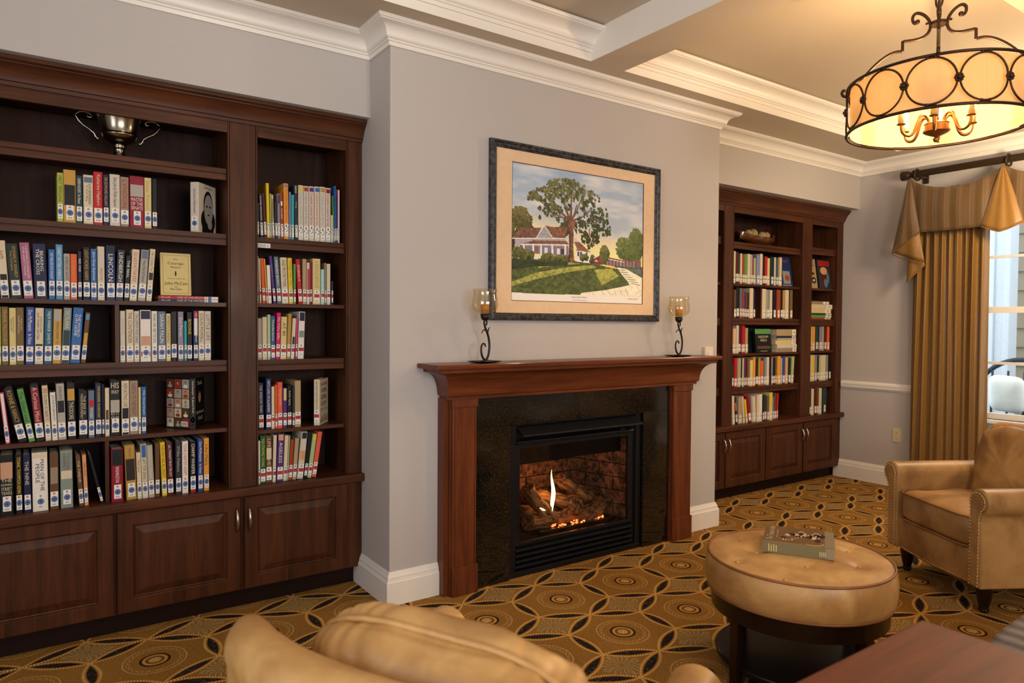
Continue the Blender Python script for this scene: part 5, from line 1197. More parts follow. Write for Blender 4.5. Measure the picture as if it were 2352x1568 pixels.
def paint():
    W, H = 400, 300
    rng = np.random.default_rng(5)
    U, V = np.meshgrid((np.arange(W)+0.5)/W, (np.arange(H)+0.5)/H)
    def nz(sx, sy, seed):
        r = np.random.default_rng(seed); g = r.random((sy+2, sx+2)); x = U*sx; y = V*sy; i = x.astype(int); j = y.astype(int); fx = x-i; fy = y-j; fx = fx*fx*(3-2*fx); fy = fy*fy*(3-2*fy)
        return (g[j, i]*(1-fx)+g[j, i+1]*fx)*(1-fy)+(g[j+1, i]*(1-fx)+g[j+1, i+1]*fx)*fy
    c = lambda *q: np.array(q, float)
    I = np.zeros((H, W, 3)); tt = np.clip(V/0.62, 0, 1)[..., None]
    cl = (nz(5, 14, 1)*0.6+nz(13, 40, 2)*0.4)[..., None]
    I[:] = c(138, 158, 182)*(1-tt)+c(170, 178, 186)*tt
    I = I*(1-np.clip(cl*1.9-0.62, 0, 1)*0.8)+c(204, 202, 200)*np.clip(cl*1.9-0.62, 0, 1)*0.8
    wv = np.clip((V-0.30-0.16*U)/0.20, 0, 1)[..., None]; I = I*(1-wv)+(c(238, 208, 138)*0.75+c(232, 214, 178)*0.25)*wv
    def inside(P):
        m = np.zeros((H, W), bool); n = len(P)
        for k in range(n):
            (x1, y1), (x2, y2) = P[k], P[(k+1) % n]
            if y1 == y2: continue
            cnd = ((V >= min(y1, y2)) & (V < max(y1, y2))) & (U < (V-y1)/(y2-y1)*(x2-x1)+x1); m ^= cnd
        return m
    def poly(P, col, tex=0.0, seed=3):
        m = inside(P); f = (1+tex*(nz(90, 70, seed)-0.5)*2)[..., None]; I[m] = (np.array(col, float)*f)[m]
    def line(x0, y0, x1, y1, wd, col):
        d = c(x1-x0, y1-y0); L2 = max((d*d).sum(), 1e-9); s = np.clip(((U-x0)*d[0]+(V-y0)*d[1])/L2, 0, 1)
        m = ((U-x0-s*d[0])**2*1.77+(V-y0-s*d[1])**2) < wd*wd; I[m] = col
    def dab(x, y, rx, ry, col):
        i0, i1, j0, j1 = int((x-rx)*W), int((x+rx)*W)+2, int((y-ry)*H), int((y+ry)*H)+2
        i0, j0 = max(i0, 0), max(j0, 0); sub = (slice(j0, j1), slice(i0, i1))
        m = ((U[sub]-x)/rx)**2+((V[sub]-y)/ry)**2 < 1
        I[sub][m] = col
    def foliage(x, y, rx, ry, n, dark, light, test=None, size=0.010):
        for k in range(n):
            a, r = rng.random()*2*PI, math.sqrt(rng.random()); px, py = x+rx*r*math.cos(a), y+ry*r*math.sin(a)
            if not (0.003 < px < 0.997): continue
            if test is not None and not test(px, py): continue
            q = np.clip(0.5+(y-py)/ry*0.35-(px-x)/rx*0.12+(rng.random()-0.5)*0.7, 0, 1); dab(px, py, size*(0.5+rng.random()), size*1.2*(0.5+rng.random()), dark*(1-q)+light*q)
    dk, lt = c(50, 58, 36), c(126, 124, 78)
    foliage(0.055, 0.45, 0.085, 0.135, 420, c(58, 60, 36), c(112, 104, 62))
    foliage(0.40, 0.44, 0.06, 0.09, 120, c(44, 52, 36), c(70, 78, 50))
    # grass, drive
    gr = (nz(46, 60, 8)*0.5+nz(130, 110, 9)*0.5); gb = c(70, 80, 44)*(0.65+0.75*gr[..., None]); gm = V > 0.695-0.02*np.sin(U*3); I[gm] = gb[gm]
    for P, s_ in (([(0.18, 0.737), (0.40, 0.692), (0.50, 0.70), (0.18, 0.752)], 1), ([(0.0, 0.868), (0.165, 0.79), (0.39, 0.735), (0.58, 0.704), (0.62, 0.722), (0.344, 0.785), (0.165, 0.84), (0.0, 0.90)], 2), ([(0.60, 0.74), (0.74, 0.72), (0.80, 0.78), (0.66, 0.86)], 3)):
        m = inside(P); I[m] = (c(140, 142, 72)*(0.7+0.6*gr[..., None]))[m]
    m = inside([(0.10, 0.70), (0.40, 0.70), (0.39, 0.725), (0.16, 0.745), (0.0, 0.78), (0.0, 0.70)]); I[m] = (c(48, 58, 36)*(0.7+0.6*gr[..., None]))[m]
    poly([(0.60, 0.688), (0.75, 0.70), (0.80, 0.722), (0.70, 0.712)], (214, 178, 104))
    poly([(0.783, 0.708), (0.862, 0.716), (0.921, 0.745), (0.999, 0.782), (0.999, 0.97), (0.734, 0.948), (0.486, 0.94), (0.51, 0.926), (0.682, 0.899), (0.837, 0.862), (0.89, 0.847), (0.879, 0.822), (0.836, 0.778)], (212, 206, 184), 0.10)
    poly([(0.87, 0.715), (0.999, 0.705), (0.999, 0.775), (0.93, 0.745)], (72, 92, 88), 0.2)
    for a in range(7): line(0.80+a*0.018, 0.73+a*0.017, 0.86+a*0.02, 0.725+a*0.02, 0.003, (120, 128, 118))
    for a in range(5): line(0.66+a*0.05, 0.905-a*0.006, 0.68+a*0.05, 0.935, 0.002, (120, 116, 110))
    # house
    poly([(0.0, 0.552), (0.02, 0.55), (0.02, 0.66), (0.0, 0.66)], (60, 56, 40))
    poly([(0.021, 0.551), (0.399, 0.516), (0.4, 0.658), (0.022, 0.634)], (158, 150, 158), 0.08); poly([(0.001, 0.55), (0.058, 0.469), (0.204, 0.451), (0.168, 0.532)], (112, 78, 66), 0.2); poly([(0.225, 0.43), (0.278, 0.438), (0.396, 0.425), (0.366, 0.516), (0.284, 0.52)], (122, 84, 66), 0.2)
    poly([(0.168, 0.533), (0.223, 0.431), (0.284, 0.521)], (146, 146, 156), 0.1)
    for q in ((0.168, 0.533, 0.223, 0.431), (0.223, 0.431, 0.284, 0.521), (0.0, 0.552, 0.19, 0.532), (0.284, 0.522, 0.37, 0.517)): line(*q, 0.0035, (222, 214, 204))
    poly([(0.084, 0.596), (0.4, 0.573), (0.4, 0.65), (0.084, 0.648)], (116, 108, 128), 0.08); poly([(0.066, 0.584), (0.153, 0.551), (0.399, 0.533), (0.405, 0.558)], (116, 82, 66), 0.15); line(0.066, 0.588, 0.405, 0.562, 0.004, (222, 212, 202))
    for x, col in ((0.055, (120, 70, 60)), (0.16, (132, 84, 70)), (0.225, (196, 196, 206)), (0.315, (206, 202, 200)), (0.345, (60, 56, 64))): poly([(x, 0.598), (x+0.022, 0.596), (x+0.022, 0.640), (x, 0.642)], col)
    for x, y in ((0.082, 0.591), (0.145, 0.585), (0.2, 0.58), (0.282, 0.572), (0.375, 0.563)): poly([(x-0.006, y), (x+0.006, y), (x+0.008, 0.652), (x-0.006, 0.652)], (226, 216, 206))
    poly([(0.366, 0.519), (0.437, 0.435), (0.484, 0.53), (0.455, 0.559), (0.405, 0.556)], (198, 186, 176), 0.06); poly([(0.444, 0.534), (0.484, 0.533), (0.559, 0.599), (0.467, 0.595)], (124, 86, 68), 0.15); line(0.437, 0.437, 0.486, 0.532, 0.004, (226, 216, 206))
    poly([(0.459, 0.596), (0.565, 0.599), (0.566, 0.692), (0.451, 0.684)], (212, 206, 202), 0.05); line(0.46, 0.597, 0.566, 0.60, 0.003, (120, 78, 62))
    for x in (0.468, 0.488, 0.532): poly([(x, 0.608), (x+0.014, 0.608), (x+0.014, 0.645), (x, 0.645)], (74, 72, 84))
    poly([(0.405, 0.565), (0.425, 0.562), (0.425, 0.64), (0.405, 0.645)], (100, 92, 108))
    for x, y, rx, ry, n in ((0.05, 0.655, 0.055, 0.040, 170), (0.115, 0.660, 0.035, 0.030, 110), (0.25, 0.672, 0.045, 0.030, 150), (0.325, 0.674, 0.045, 0.022, 120), (0.375, 0.672, 0.028, 0.022, 70), (0.52, 0.652, 0.03, 0.020, 80), (0.585, 0.66, 0.018, 0.030, 60)): foliage(x, y, rx, ry, n, c(44, 52, 30), c(112, 110, 62), None, 0.008)
    poly([(0.158, 0.668), (0.19, 0.668), (0.178, 0.692), (0.148, 0.690)], (206, 200, 192))
    # barns and right-hand trees
    poly([(0.594, 0.648), (0.641, 0.621), (0.661, 0.633), (0.66, 0.696), (0.595, 0.695)], (118, 52, 60), 0.1); poly([(0.702, 0.64), (0.838, 0.66), (0.988, 0.651), (0.989, 0.704), (0.702, 0.693)], (104, 84, 100), 0.1); poly([(0.702, 0.631), (0.837, 0.647), (0.862, 0.621), (0.965, 0.625), (0.985, 0.642), (0.985, 0.655), (0.838, 0.661), (0.702, 0.643)], (120, 74, 66), 0.15)
    line(0.594, 0.649, 0.641, 0.622, 0.003, (216, 206, 196)); line(0.702, 0.645, 0.838, 0.663, 0.0025, (216, 206, 196))
    for k in range(9): line(0.703+k*0.028, 0.648, 0.703+k*0.028, 0.697, 0.002, (190, 182, 178))
    poly([(0.60, 0.674), (0.615, 0.66), (0.632, 0.674)], (216, 206, 196))
    for x in (0.855, 0.895, 0.945, 0.985): line(x, 0.60, x, 0.715, 0.0025, (84, 64, 48))
    foliage(0.68, 0.612, 0.032, 0.065, 140, c(60, 70, 42), c(112, 112, 66)); foliage(0.835, 0.55, 0.055, 0.085, 300, c(66, 82, 46), c(118, 128, 72)); foliage(0.945, 0.51, 0.065, 0.125, 420, c(62, 78, 44), c(112, 124, 70)); foliage(0.90, 0.60, 0.04, 0.04, 90, c(62, 78, 44), c(100, 112, 64))
    # great tree
    CAN = [(0.084,0.232),(0.13,0.198),(0.166,0.165),(0.192,0.15),(0.234,0.133),(0.254,0.096),(0.308,0.073),(0.351,0.069),(0.39,0.051),(0.429,0.056),(0.474,0.077),(0.485,0.11),(0.52,0.087),(0.531,0.12),(0.578,0.125),(0.613,0.143),(0.643,0.173),(0.655,0.213),(0.692,0.243),(0.701,0.295),(0.711,0.354),(0.736,0.422),(0.724,0.453),(0.652,0.49),(0.653,0.537),(0.611,0.53),(0.565,0.581),(0.536,0.583),(0.506,0.522),(0.477,0.45),(0.471,0.382),(0.448,0.339),(0.42,0.314),(0.375,0.291),(0.342,0.313),(0.327,0.41),(0.31,0.367),(0.283,0.359),(0.267,0.4),(0.235,0.36),(0.188,0.388),(0.172,0.379),(0.203,0.325),(0.172,0.313),(0.224,0.278),(0.192,0.255),(0.151,0.25),(0.1,0.263)]
    cm = inside(CAN); gap = (nz(34, 26, 21)*0.6+nz(60, 46, 22)*0.4); lo = V > 0.20+0.06*np.sin(U*9)
    for x1, y1, wd in ((0.20, 0.26, 0.004), (0.27, 0.22, 0.006), (0.34, 0.16, 0.007), (0.42, 0.14, 0.007), (0.50, 0.18, 0.006), (0.58, 0.26, 0.005), (0.62, 0.36, 0.004), (0.33, 0.28, 0.005), (0.46, 0.25, 0.006)):
        line(0.415, 0.38, (0.415+x1)/2, (0.38+y1)/2+0.02, wd*1.5, (104, 76, 60)); line((0.415+x1)/2, (0.38+y1)/2+0.02, x1, y1, wd, (104, 76, 60))
    for x1, y1 in ((0.52, 0.45), (0.56, 0.42), (0.60, 0.46), (0.64, 0.46)): line(0.555, 0.58, x1, y1, 0.005, (112, 84, 66))
    poly([(0.392, 0.363), (0.42, 0.354), (0.438, 0.449), (0.436, 0.569), (0.445, 0.695), (0.398, 0.698), (0.406, 0.543), (0.398, 0.436)], (108, 76, 60), 0.25); poly([(0.423, 0.373), (0.441, 0.371), (0.442, 0.431), (0.423, 0.433)], (150, 84, 64))
    poly([(0.398, 0.698), (0.406, 0.543), (0.400, 0.45), (0.412, 0.45), (0.416, 0.6), (0.412, 0.698)], (70, 50, 42), 0.2)
    for k in range(9000):
        i = rng.integers(W); j = rng.integers(H)
        if not cm[j, i] or (gap[j, i] < (0.43 if lo[j, i] else 0.18)): continue
        x, y = (i+0.5)/W, (j+0.5)/H
        if 0.395 < x < 0.44 and y > 0.40: continue
        q = np.clip(0.75-y*1.5+(rng.random()-0.5)*0.8-(x-0.4)*0.4, 0, 1); s_ = 0.004+0.007*rng.random(); dab(x, y, s_, s_*1.25, dk*(1-q)+lt*q)
    # margin and signature
    bt = 0.943-0.018*np.clip((U-0.35)/0.4, 0, 1)*0+0.004*np.sin(U*7); m = V > bt; I[m] = c(216, 206, 200)
    for k in range(40): a = 0.875+k*0.0022; line(a, 0.962-0.006*math.sin(k*1.1), a+0.003, 0.962-0.006*math.sin((k+1)*1.1), 0.0012, (120, 110, 108))
    return np.clip(I*1.22*(0.96+0.08*rng.random((H, W, 1))), 0, 255)
IMG = paint(); H_, W_ = IMG.shape[:2]
gx = np.linspace(AX0+e+ox, AX1-e+ox, W_+1); gz = np.linspace(AZ1-e+oz, AZ0+e+oz, H_+1)
GX, GZ = np.meshgrid(gx, gz); vv = np.stack([GX.ravel(), np.full(GX.size, -0.0075), GZ.ravel()], 1)
ii = np.arange(H_)[:, None]*(W_+1)+np.arange(W_)[None, :]; ff = np.stack([ii, ii+W_+1, ii+W_+2, ii+1], -1).reshape(-1, 4)
me = D.meshes.new('art_print'); me.from_pydata(vv.tolist(), [], ff.tolist())
L_ = IMG/255.0; L_ = np.where(L_ <= 0.04045, L_/12.92, ((L_+0.055)/1.055)**2.4)
at_ = me.color_attributes.new('ink', 'FLOAT_COLOR', 'CORNER'); at_.data.foreach_set('color', np.repeat(np.concatenate([L_.reshape(-1, 3), np.ones((H_*W_, 1))], 1), 4, axis=0).ravel().astype(np.float32))
ART, _b = mat('printed_paper', 0.8); _a = N.t.nodes.new('ShaderNodeAttribute'); _a.attribute_name = 'ink'; N.t.links.new(_a.outputs['Color'], _b.inputs['Base Color'])
me.materials.append(ART); put('art_print', me, ART, t)
mb = MB(); xw = AX1-AX0
lettering(mb, 'Green Family Home', (AX0+xw*0.425+ox, AX0+xw*0.545+ox, AZ0+0.024+oz, AZ0+0.036+oz), 'h', -0.0078); lettering(mb, 'Cary, North Carolina', (AX0+xw*0.435+ox, AX0+xw*0.535+ox, AZ0+0.009+oz, AZ0+0.018+oz), 'h', -0.0078)
put('caption', mb, flat(rgb(70, 60, 58), 0.7), t, fix=False)
mb = MB(); mb.box(FX0+g+ox, FX1-g+ox, -0.0150, -0.0135, FZ0+g+oz, FZ1-g+oz); put('glazing', mb, glassmat('picture_glass', (0.985, 0.985, 0.985, 1), -0.02, 0.02), t)

# ------------------------------------------------------------------ pendant lamp
LX, LY, LR, LZ0, LZ1 = 1.857, -1.60, 0.3564, 2.229, 2.4326
t = thing('pendant_lamp', 'drum pendant lamp with amber fabric shade and iron rings, hanging from the coffered ceiling', 'lamp', (LX, LY, ZC))
def Z(z): return z-ZC
m = D.materials.new('lamp_fabric'); m.use_nodes = True; N.t = m.node_tree; N.t.nodes.clear()
_tr = N.t.nodes.new('ShaderNodeBsdfTranslucent'); _df = N.t.nodes.new('ShaderNodeBsdfDiffuse'); _mx = N.t.nodes.new('ShaderNodeMixShader'); _o = N.t.nodes.new('ShaderNodeOutputMaterial')
_f = noise(1.0, coords('Object', (160, 160, 3)), 3, 0.7); _c = cmix(_f, (0.20, 0.108, 0.034, 1), (0.25, 0.142, 0.050, 1))
link(_c, _tr.inputs[0]); link(cmix(_f, (0.80, 0.60, 0.36, 1), (0.88, 0.70, 0.45, 1)), _df.inputs[0]); _mx.inputs[0].default_value = 0.5
N.t.links.new(_df.outputs[0], _mx.inputs[1]); N.t.links.new(_tr.outputs[0], _mx.inputs[2]); N.t.links.new(_mx.outputs[0], _o.inputs[0]); SHADE = m
mb = MB(); mb.grid(96, 5, lambda u, v: ((LR-0.014)*math.cos(2*PI*u), (LR-0.014)*math.sin(2*PI*u), Z(LZ0+0.004+(LZ1-LZ0-0.008)*v)), wrap=True); put('lamp_shade', mb, SHADE, t, smooth=True)
for z, nm in ((LZ0, 'lower_rim'), (LZ1, 'upper_rim')):
    mb = MB(); mb.tube([(LR*math.cos(2*PI*k/96), LR*math.sin(2*PI*k/96), Z(z)) for k in range(96)], 0.0065, 8, closed=True); put(nm, mb, IRON, t, smooth=True)
fl0 = math.radians(5.3)
for k in range(12):
    a0 = fl0+k*PI/6
    hzm, hr = (LZ0+LZ1)/2, (LZ1-LZ0)/2-0.010
    pts = []
    for j in range(40):
        q = 2*PI*j/40; a = a0+PI/12+(PI/12-0.012)*math.cos(q); pts.append(((LR+0.001)*math.cos(a), (LR+0.001)*math.sin(a), Z(hzm+hr*math.sin(q))))
    mb = MB(); mb.tube(pts, 0.0042, 6, closed=True)
    for sz in (-1, 1):
        for e in (-0.014, 0.014): mb.ball(((LR+0.003)*math.cos(a0+PI/12+e/LR), (LR+0.003)*math.sin(a0+PI/12+e/LR), Z(hzm+sz*(hr+0.001))), 0.0075, 6)
    o = put('shade_ring', mb, IRON, t, smooth=True)
    mb = MB(); ca, sa = math.cos(a0), math.sin(a0)
    for j in range(8):
        q = 2*PI*j/8; mb.ball(((LR+0.006)*ca-sa*0.012*math.cos(q), (LR+0.006)*sa+ca*0.012*math.cos(q), Z(hzm+0.012*math.sin(q))), 0.0072, 6)
    mb.ball(((LR+0.010)*ca, (LR+0.010)*sa, Z(hzm)), 0.009, 8); put('flower_knot', mb, IRON, t, smooth=True)
ARM = [(0.080, 2.708), (0.088, 2.700), (0.096, 2.706), (0.101, 2.722), (0.098, 2.738), (0.086, 2.747), (0.070, 2.742), (0.052, 2.728), (0.038, 2.708), (0.031, 2.686), (0.032, 2.664), (0.042, 2.645), (0.060, 2.633), (0.090, 2.629), (0.132, 2.632)]
ARM2 = [(0.136, 2.632), (0.136, 2.590)]; ARM3 = [(0.132, 2.589), (0.165, 2.592), (0.200, 2.580), (0.240, 2.552), (0.280, 2.512), (0.318, 2.466), (0.345, 2.436), (0.362, 2.425), (0.376, 2.430), (0.381, 2.444), (0.374, 2.456), (0.366, 2.452)]
def smooth(q, it=2):
    q = [np.array(p, float) for p in q]
    for _ in range(it): q = [q[0]]+[r for a, b in zip(q[:-1], q[1:]) for r in (a*0.75+b*0.25, a*0.25+b*0.75)]+[q[-1]]
    return q
for k in range(4):
    an = math.radians(-66.1+90*k); ca, sa = math.cos(an), math.sin(an)
    for q, nm in ((ARM, 'upper'), (ARM3, 'lower')): pass
    path = [tuple(p) for p in smooth(ARM)]+[(0.1365, 2.6325), (0.1365, 2.589)]+[tuple(p) for p in smooth(ARM3)]
    mb = MB(); mb.tube([(r*ca, r*sa, Z(z)) for r, z in path], 0.0068, 6)
    mb.ball((0.081*ca, 0.081*sa, Z(2.707)), 0.011, 8, sc=(1, 1, 1)); mb.ball((0.045*ca, 0.045*sa, Z(2.692)), 0.006, 8)
    put('scroll_arm', mb, IRON, t, smooth=True)
mb = MB(); mb.lathe([(0, Z(2.676)), (0.033, Z(2.676)), (0.033, Z(2.690)), (0, Z(2.690))], 24); put('disc', mb, IRON, t, auto=0.6)
mb = MB(); mb.tube([(0, 0, Z(2.250)), (0, 0, Z(2.70))], 0.008, 8); mb.tube([(0, 0, Z(2.70)), (0, 0, 0.0)], 0.006, 8); put('stem', mb, IRON, t, smooth=True)
for k in range(4):
    mb = MB(); zc_ = 2.735+k*0.05; ax = k % 2
    mb.tube([((0.014*math.cos(2*PI*j/20))*(1-ax), (0.014*math.cos(2*PI*j/20))*ax, Z(zc_+0.034*math.sin(2*PI*j/20))) for j in range(20)], 0.0045, 6, closed=True); put('chain_link', mb, IRON, t, smooth=True)
mb = MB(); mb.lathe([(0, -0.03), (0.03, -0.028), (0.06, -0.012), (0.065, 0.0)], 24); put('canopy', mb, IRON, t, smooth=True)
GLD, _b = mat('aged_gold_metal', 0.4, 0.85); link(cmix(noise(25, coords()), rgb(120, 78, 36), rgb(176, 122, 60)), _b.inputs['Base Color'])
mb = MB(); mb.lathe([(0, Z(2.168)), (0.008, Z(2.170)), (0.013, Z(2.178)), (0.013, Z(2.184)), (0.006, Z(2.192)), (0.022, Z(2.198)), (0.044, Z(2.208)), (0.052, Z(2.214)), (0.052, Z(2.220)), (0.046, Z(2.222)), (0.046, Z(2.246)), (0.049, Z(2.248)), (0.044, Z(2.252)), (0, Z(2.252))], 32); put('hub', mb, GLD, t, auto=0.6)
BULB = emit('bulb_glow', (1.0, 0.72, 0.38, 1), 60.0)
for k in range(6):
    an = math.radians(20+60*k); ca, sa = math.cos(an), math.sin(an)
    q = smooth([(0.030, 2.250), (0.036, 2.276), (0.054, 2.290), (0.072, 2.280), (0.082, 2.250), (0.092, 2.215), (0.110, 2.197), (0.134, 2.202), (0.146, 2.222), (0.148, 2.248)])
    mb = MB(); mb.tube([(r*ca, r*sa, Z(z)) for r, z in q], 0.0068, 8); ar = put('candle_arm', mb, GLD, t, smooth=True)
    c = (0.148*ca, 0.148*sa)
    mb = MB(); mb.lathe([(0, Z(2.246)), (0.017, Z(2.247)), (0.019, Z(2.250)), (0.012, Z(2.254)), (0, Z(2.254))], 16, c); put('bobeche', mb, GLD, ar, smooth=True)
    mb = MB(); mb.lathe([(0, Z(2.253)), (0.0135, Z(2.253)), (0.0125, Z(2.300)), (0, Z(2.300))], 14, c); put('candle_sleeve', mb, flat(rgb(226, 190, 120), 0.5), ar, smooth=True)
    mb = MB(); mb.lathe([(0, Z(2.300)), (0.006, Z(2.302)), (0.013, Z(2.318)), (0.012, Z(2.330)), (0.005, Z(2.348)), (0, Z(2.354))], 12, c); put('bulb', mb, BULB, ar, smooth=True)
lamp('pendant_glow', 'POINT', (LX, LY, 2.345), 34, (1.0, 0.66, 0.33), shadow_soft_size=0.035)

# ------------------------------------------------------------------ curtain, valance, rod
def silk(name, a, b, stripes=False):
    m, bs = mat(name, 0.42); bs.inputs['Sheen Weight'].default_value = 0.25
    v = coords('Object', (1, 1, 1)); f = noise(1.0, coords('Object', (300, 300, 30)), 2); c_ = cmix(f, a, b)
    if stripes:
        t_ = N.t.nodes.new('ShaderNodeUVMap'); sx = N.t.nodes.new('ShaderNodeSeparateXYZ'); N.t.links.new(t_.outputs[0], sx.inputs[0]); uu = N(sx.outputs[0])
        s1 = sstep(N.op('SINE', uu*2*PI), -0.3, 0.3); s2 = sstep(N.op('SINE', uu*2*PI*4.0), 0.3, 0.9)
        c_ = cmix(s1*0.85, c_, cmix(s2*0.5, rgb(104, 82, 58), rgb(128, 102, 72)))
    link(c_, bs.inputs['Base Color']); return m
SILK = silk('gold_silk', rgb(112, 78, 26), rgb(150, 110, 44)); STRP = silk('striped_gold_silk', rgb(84, 60, 28), rgb(100, 74, 36), True)  # striped silk colours darkened to stand for weaker light up by the rod
def cloth(name, fn, nu, nv, mt, parent, th=0.004, uvs=1.0):
    mb = MB(); mb.grid(nu, nv, fn); me = mb.mesh(name, mt, True)
    uv = me.uv_layers.new(name='UVMap'); co_ = [(i/(nu-1)*uvs, j/(nv-1)) for i in range(nu) for j in range(nv)]
    for lp in me.loops: uv.data[lp.index].uv = co_[lp.vertex_index]
    o = put(name, me, mt, parent); s = o.modifiers.new('thick', 'SOLIDIFY'); s.thickness = th; s.offset = 0
    return o
t = thing('curtain', 'floor-length pleated gold silk curtain beside the window', 'curtain', (4.523, -0.535, 0.0))
ph = [random.random()*6 for _ in range(12)]
def cur(u, v):
    z = 0.02+2.44*v; s = u+0.012*math.sin(7*u+2.5*v+1)+0.006*math.sin(19*u-3*v)
    y = -0.535*(u-0.5)*(1.0+0.03*(1-v))+0.006*math.sin(2*PI*9.3*s+1.0)
    amp = 0.021+0.006*math.sin(5*u+2)+0.003*(1-v)
    w_ = math.sin(2*PI*9.3*s); x = amp*math.copysign(abs(w_)**0.75, w_)+0.007*math.sin(2*PI*4.1*s+1.2*v+1)+0.005*math.sin(2*PI*21*s+v*3)*(0.4+0.6*v)
    return (x, y, z)
cloth('curtain_panel', cur, 190, 40, SILK, t)
ZR = 2.598
t = thing('curtain_rod', 'fluted dark wooden curtain rod with carved finial above the window', 'curtain rod', (4.515, -1.05, ZR))
RODW = wood('dark_rod_wood', rgb(34, 24, 15), rgb(64, 48, 31), 1, 0.45, 0.1)
n = 48; mb = MB(); mb.add([((0.025+0.0022*math.cos(k*12*PI/24*1.0))*math.cos(2*PI*k/n), y_, (0.025+0.0022*math.cos(k*PI/2*1.0))*math.sin(2*PI*k/n)) for y_ in (-0.80, 0.78) for k in range(n)], [(k, (k+1) % n, n+(k+1) % n, n+k) for k in range(n)]+[tuple(range(n))[::-1], tuple(range(n, 2*n))]); put('pole', mb, RODW, t, auto=0.5)
def ylathe(prof, seg=20):
    m_ = MB(); m_.lathe(prof, seg); m_.v = [(a, c, b) for a, b, c in m_.v]; return m_
mb = ylathe([(0, 0.78), (0.033, 0.78), (0.036, 0.788), (0.033, 0.796), (0.022, 0.802), (0.019, 0.812), (0.026, 0.820), (0.034, 0.832), (0.037, 0.846), (0.036, 0.860), (0.040, 0.872), (0.038, 0.884), (0.022, 0.892), (0.0, 0.895)]); put('finial', mb, RODW, t, smooth=True)
for y_ in (0.735, -0.62):
    mb = MB(); mb.box(-0.012, 0.088, y_-0.014, y_+0.014, -0.040, -0.020); mb.box(0.078, 0.090, y_-0.022, y_+0.022, -0.075, 0.045); mb.box(-0.014, 0.014, y_-0.013, y_+0.013, -0.042, -0.026); put('bracket', mb, RODW, t, bevel=0.004)
for k_, y_ in enumerate((-0.285, -0.925, -1.565)):
    mb = MB(); mb.tube([(0.044*math.cos(2*PI*j/28), 0.004*math.sin(4*PI*j/28), 0.044*math.sin(2*PI*j/28)-0.007) for j in range(28)], 0.008, 8, closed=True)
    o = put('curtain_ring', mb, RODW, smooth=True); o.location = (4.515, y_, ZR); tag(o, ['dark wooden curtain ring next to the carved rod finial', 'dark wooden curtain ring above the gold pleat point', 'dark wooden curtain ring at the hidden end of the rod'][k_], 'curtain ring', 'rings on the curtain rod')
t = thing('valance', 'striped gold swag valance with plain gold pleats hanging from the rod rings', 'valance', (4.438, -0.925, 2.55))
def swag(ya, yb):
    def fn(u, v):
        y = ya+(yb-ya)*u
        top = 0.0-0.112*(1-(2*u-1)**2)**0.8; bot = -0.435-0.008*math.sin(PI*u)
        z = top+(bot-top)*(1-v)
        sag = 0.018*math.sin(PI*u)*math.sin(PI*v)
        return (-sag-0.014*math.sin(PI*u)+0.004*math.sin(u*30), y+0.925, z)
    return fn
cloth('swag', swag(-0.275, -0.925), 40, 14, STRP, t, 0.005, 7.5); cloth('swag', swag(-0.925, -1.575), 40, 14, STRP, t, 0.005, 7.5)
for yc in (-0.925, -1.575):
    def jab(u, v, yc=yc):
        hw_ = 0.135*(1-v)**0.9+0.004; q = 2*u-1; dz = -0.485+0.055*abs(q)**1.2*(1 if True else 0)
        return (-0.020-0.030*(1-q*q)*(1-v)-0.004*math.cos(q*3*PI)*(1-v)**0.5, yc+0.925-q*hw_, dz*(1-v)-0.008)
    cloth('pleat_point', jab, 25, 16, SILK, t, 0.005)
    mb = MB(); mb.tube([tuple(np.array(jab(k/24, 0))+np.array([-0.001, 0, -0.002])) for k in range(25)], 0.004, 6); put('cord_edge', mb, PIPE, t, smooth=True)
def quad(a, b, c, d, bulge, wv, xo):
    """a-b top edge, d-c bottom edge, points (y,z)"""
    def fn(u, v):
        p = (np.array(a)*(1-u)+np.array(b)*u)*v+(np.array(d)*(1-u)+np.array(c)*u)*(1-v)
        return (xo-bulge*math.sin(PI*u)*math.sin(PI*(0.15+0.85*v))-0.006*math.sin(u*wv)*(1-v), p[0]+0.925, p[1]-2.55)
    return fn
cloth('cascade_tail', quad((-0.262, 2.540), (-0.290, 2.535), (-0.365, 2.110), (-0.148, 1.955), 0.030, 9, -0.028), 22, 16, STRP, t, 0.005, 2.6)
cloth('cascade_fold', quad((-0.262, 2.30), (-0.335, 2.20), (-0.392, 1.872), (-0.150, 1.965), 0.026, 11, -0.010), 20, 12, SILK, t, 0.005)
cloth('cascade_fold', quad((-0.262, 2.10), (-0.345, 2.05), (-0.392, 1.845), (-0.252, 1.712), 0.020, 8, 0.008), 16, 10, SILK, t, 0.005)
for pts in ([(-0.365, 2.110), (-0.255, 2.030), (-0.148, 1.955)], [(-0.148, 1.955), (-0.240, 1.905), (-0.392, 1.872)]):
    mb = MB(); q = smooth(pts, 3); mb.tube([(-0.030, p[0]+0.925, p[1]-2.55) for p in q], 0.004, 6); put('cord_edge', mb, PIPE, t, smooth=True)

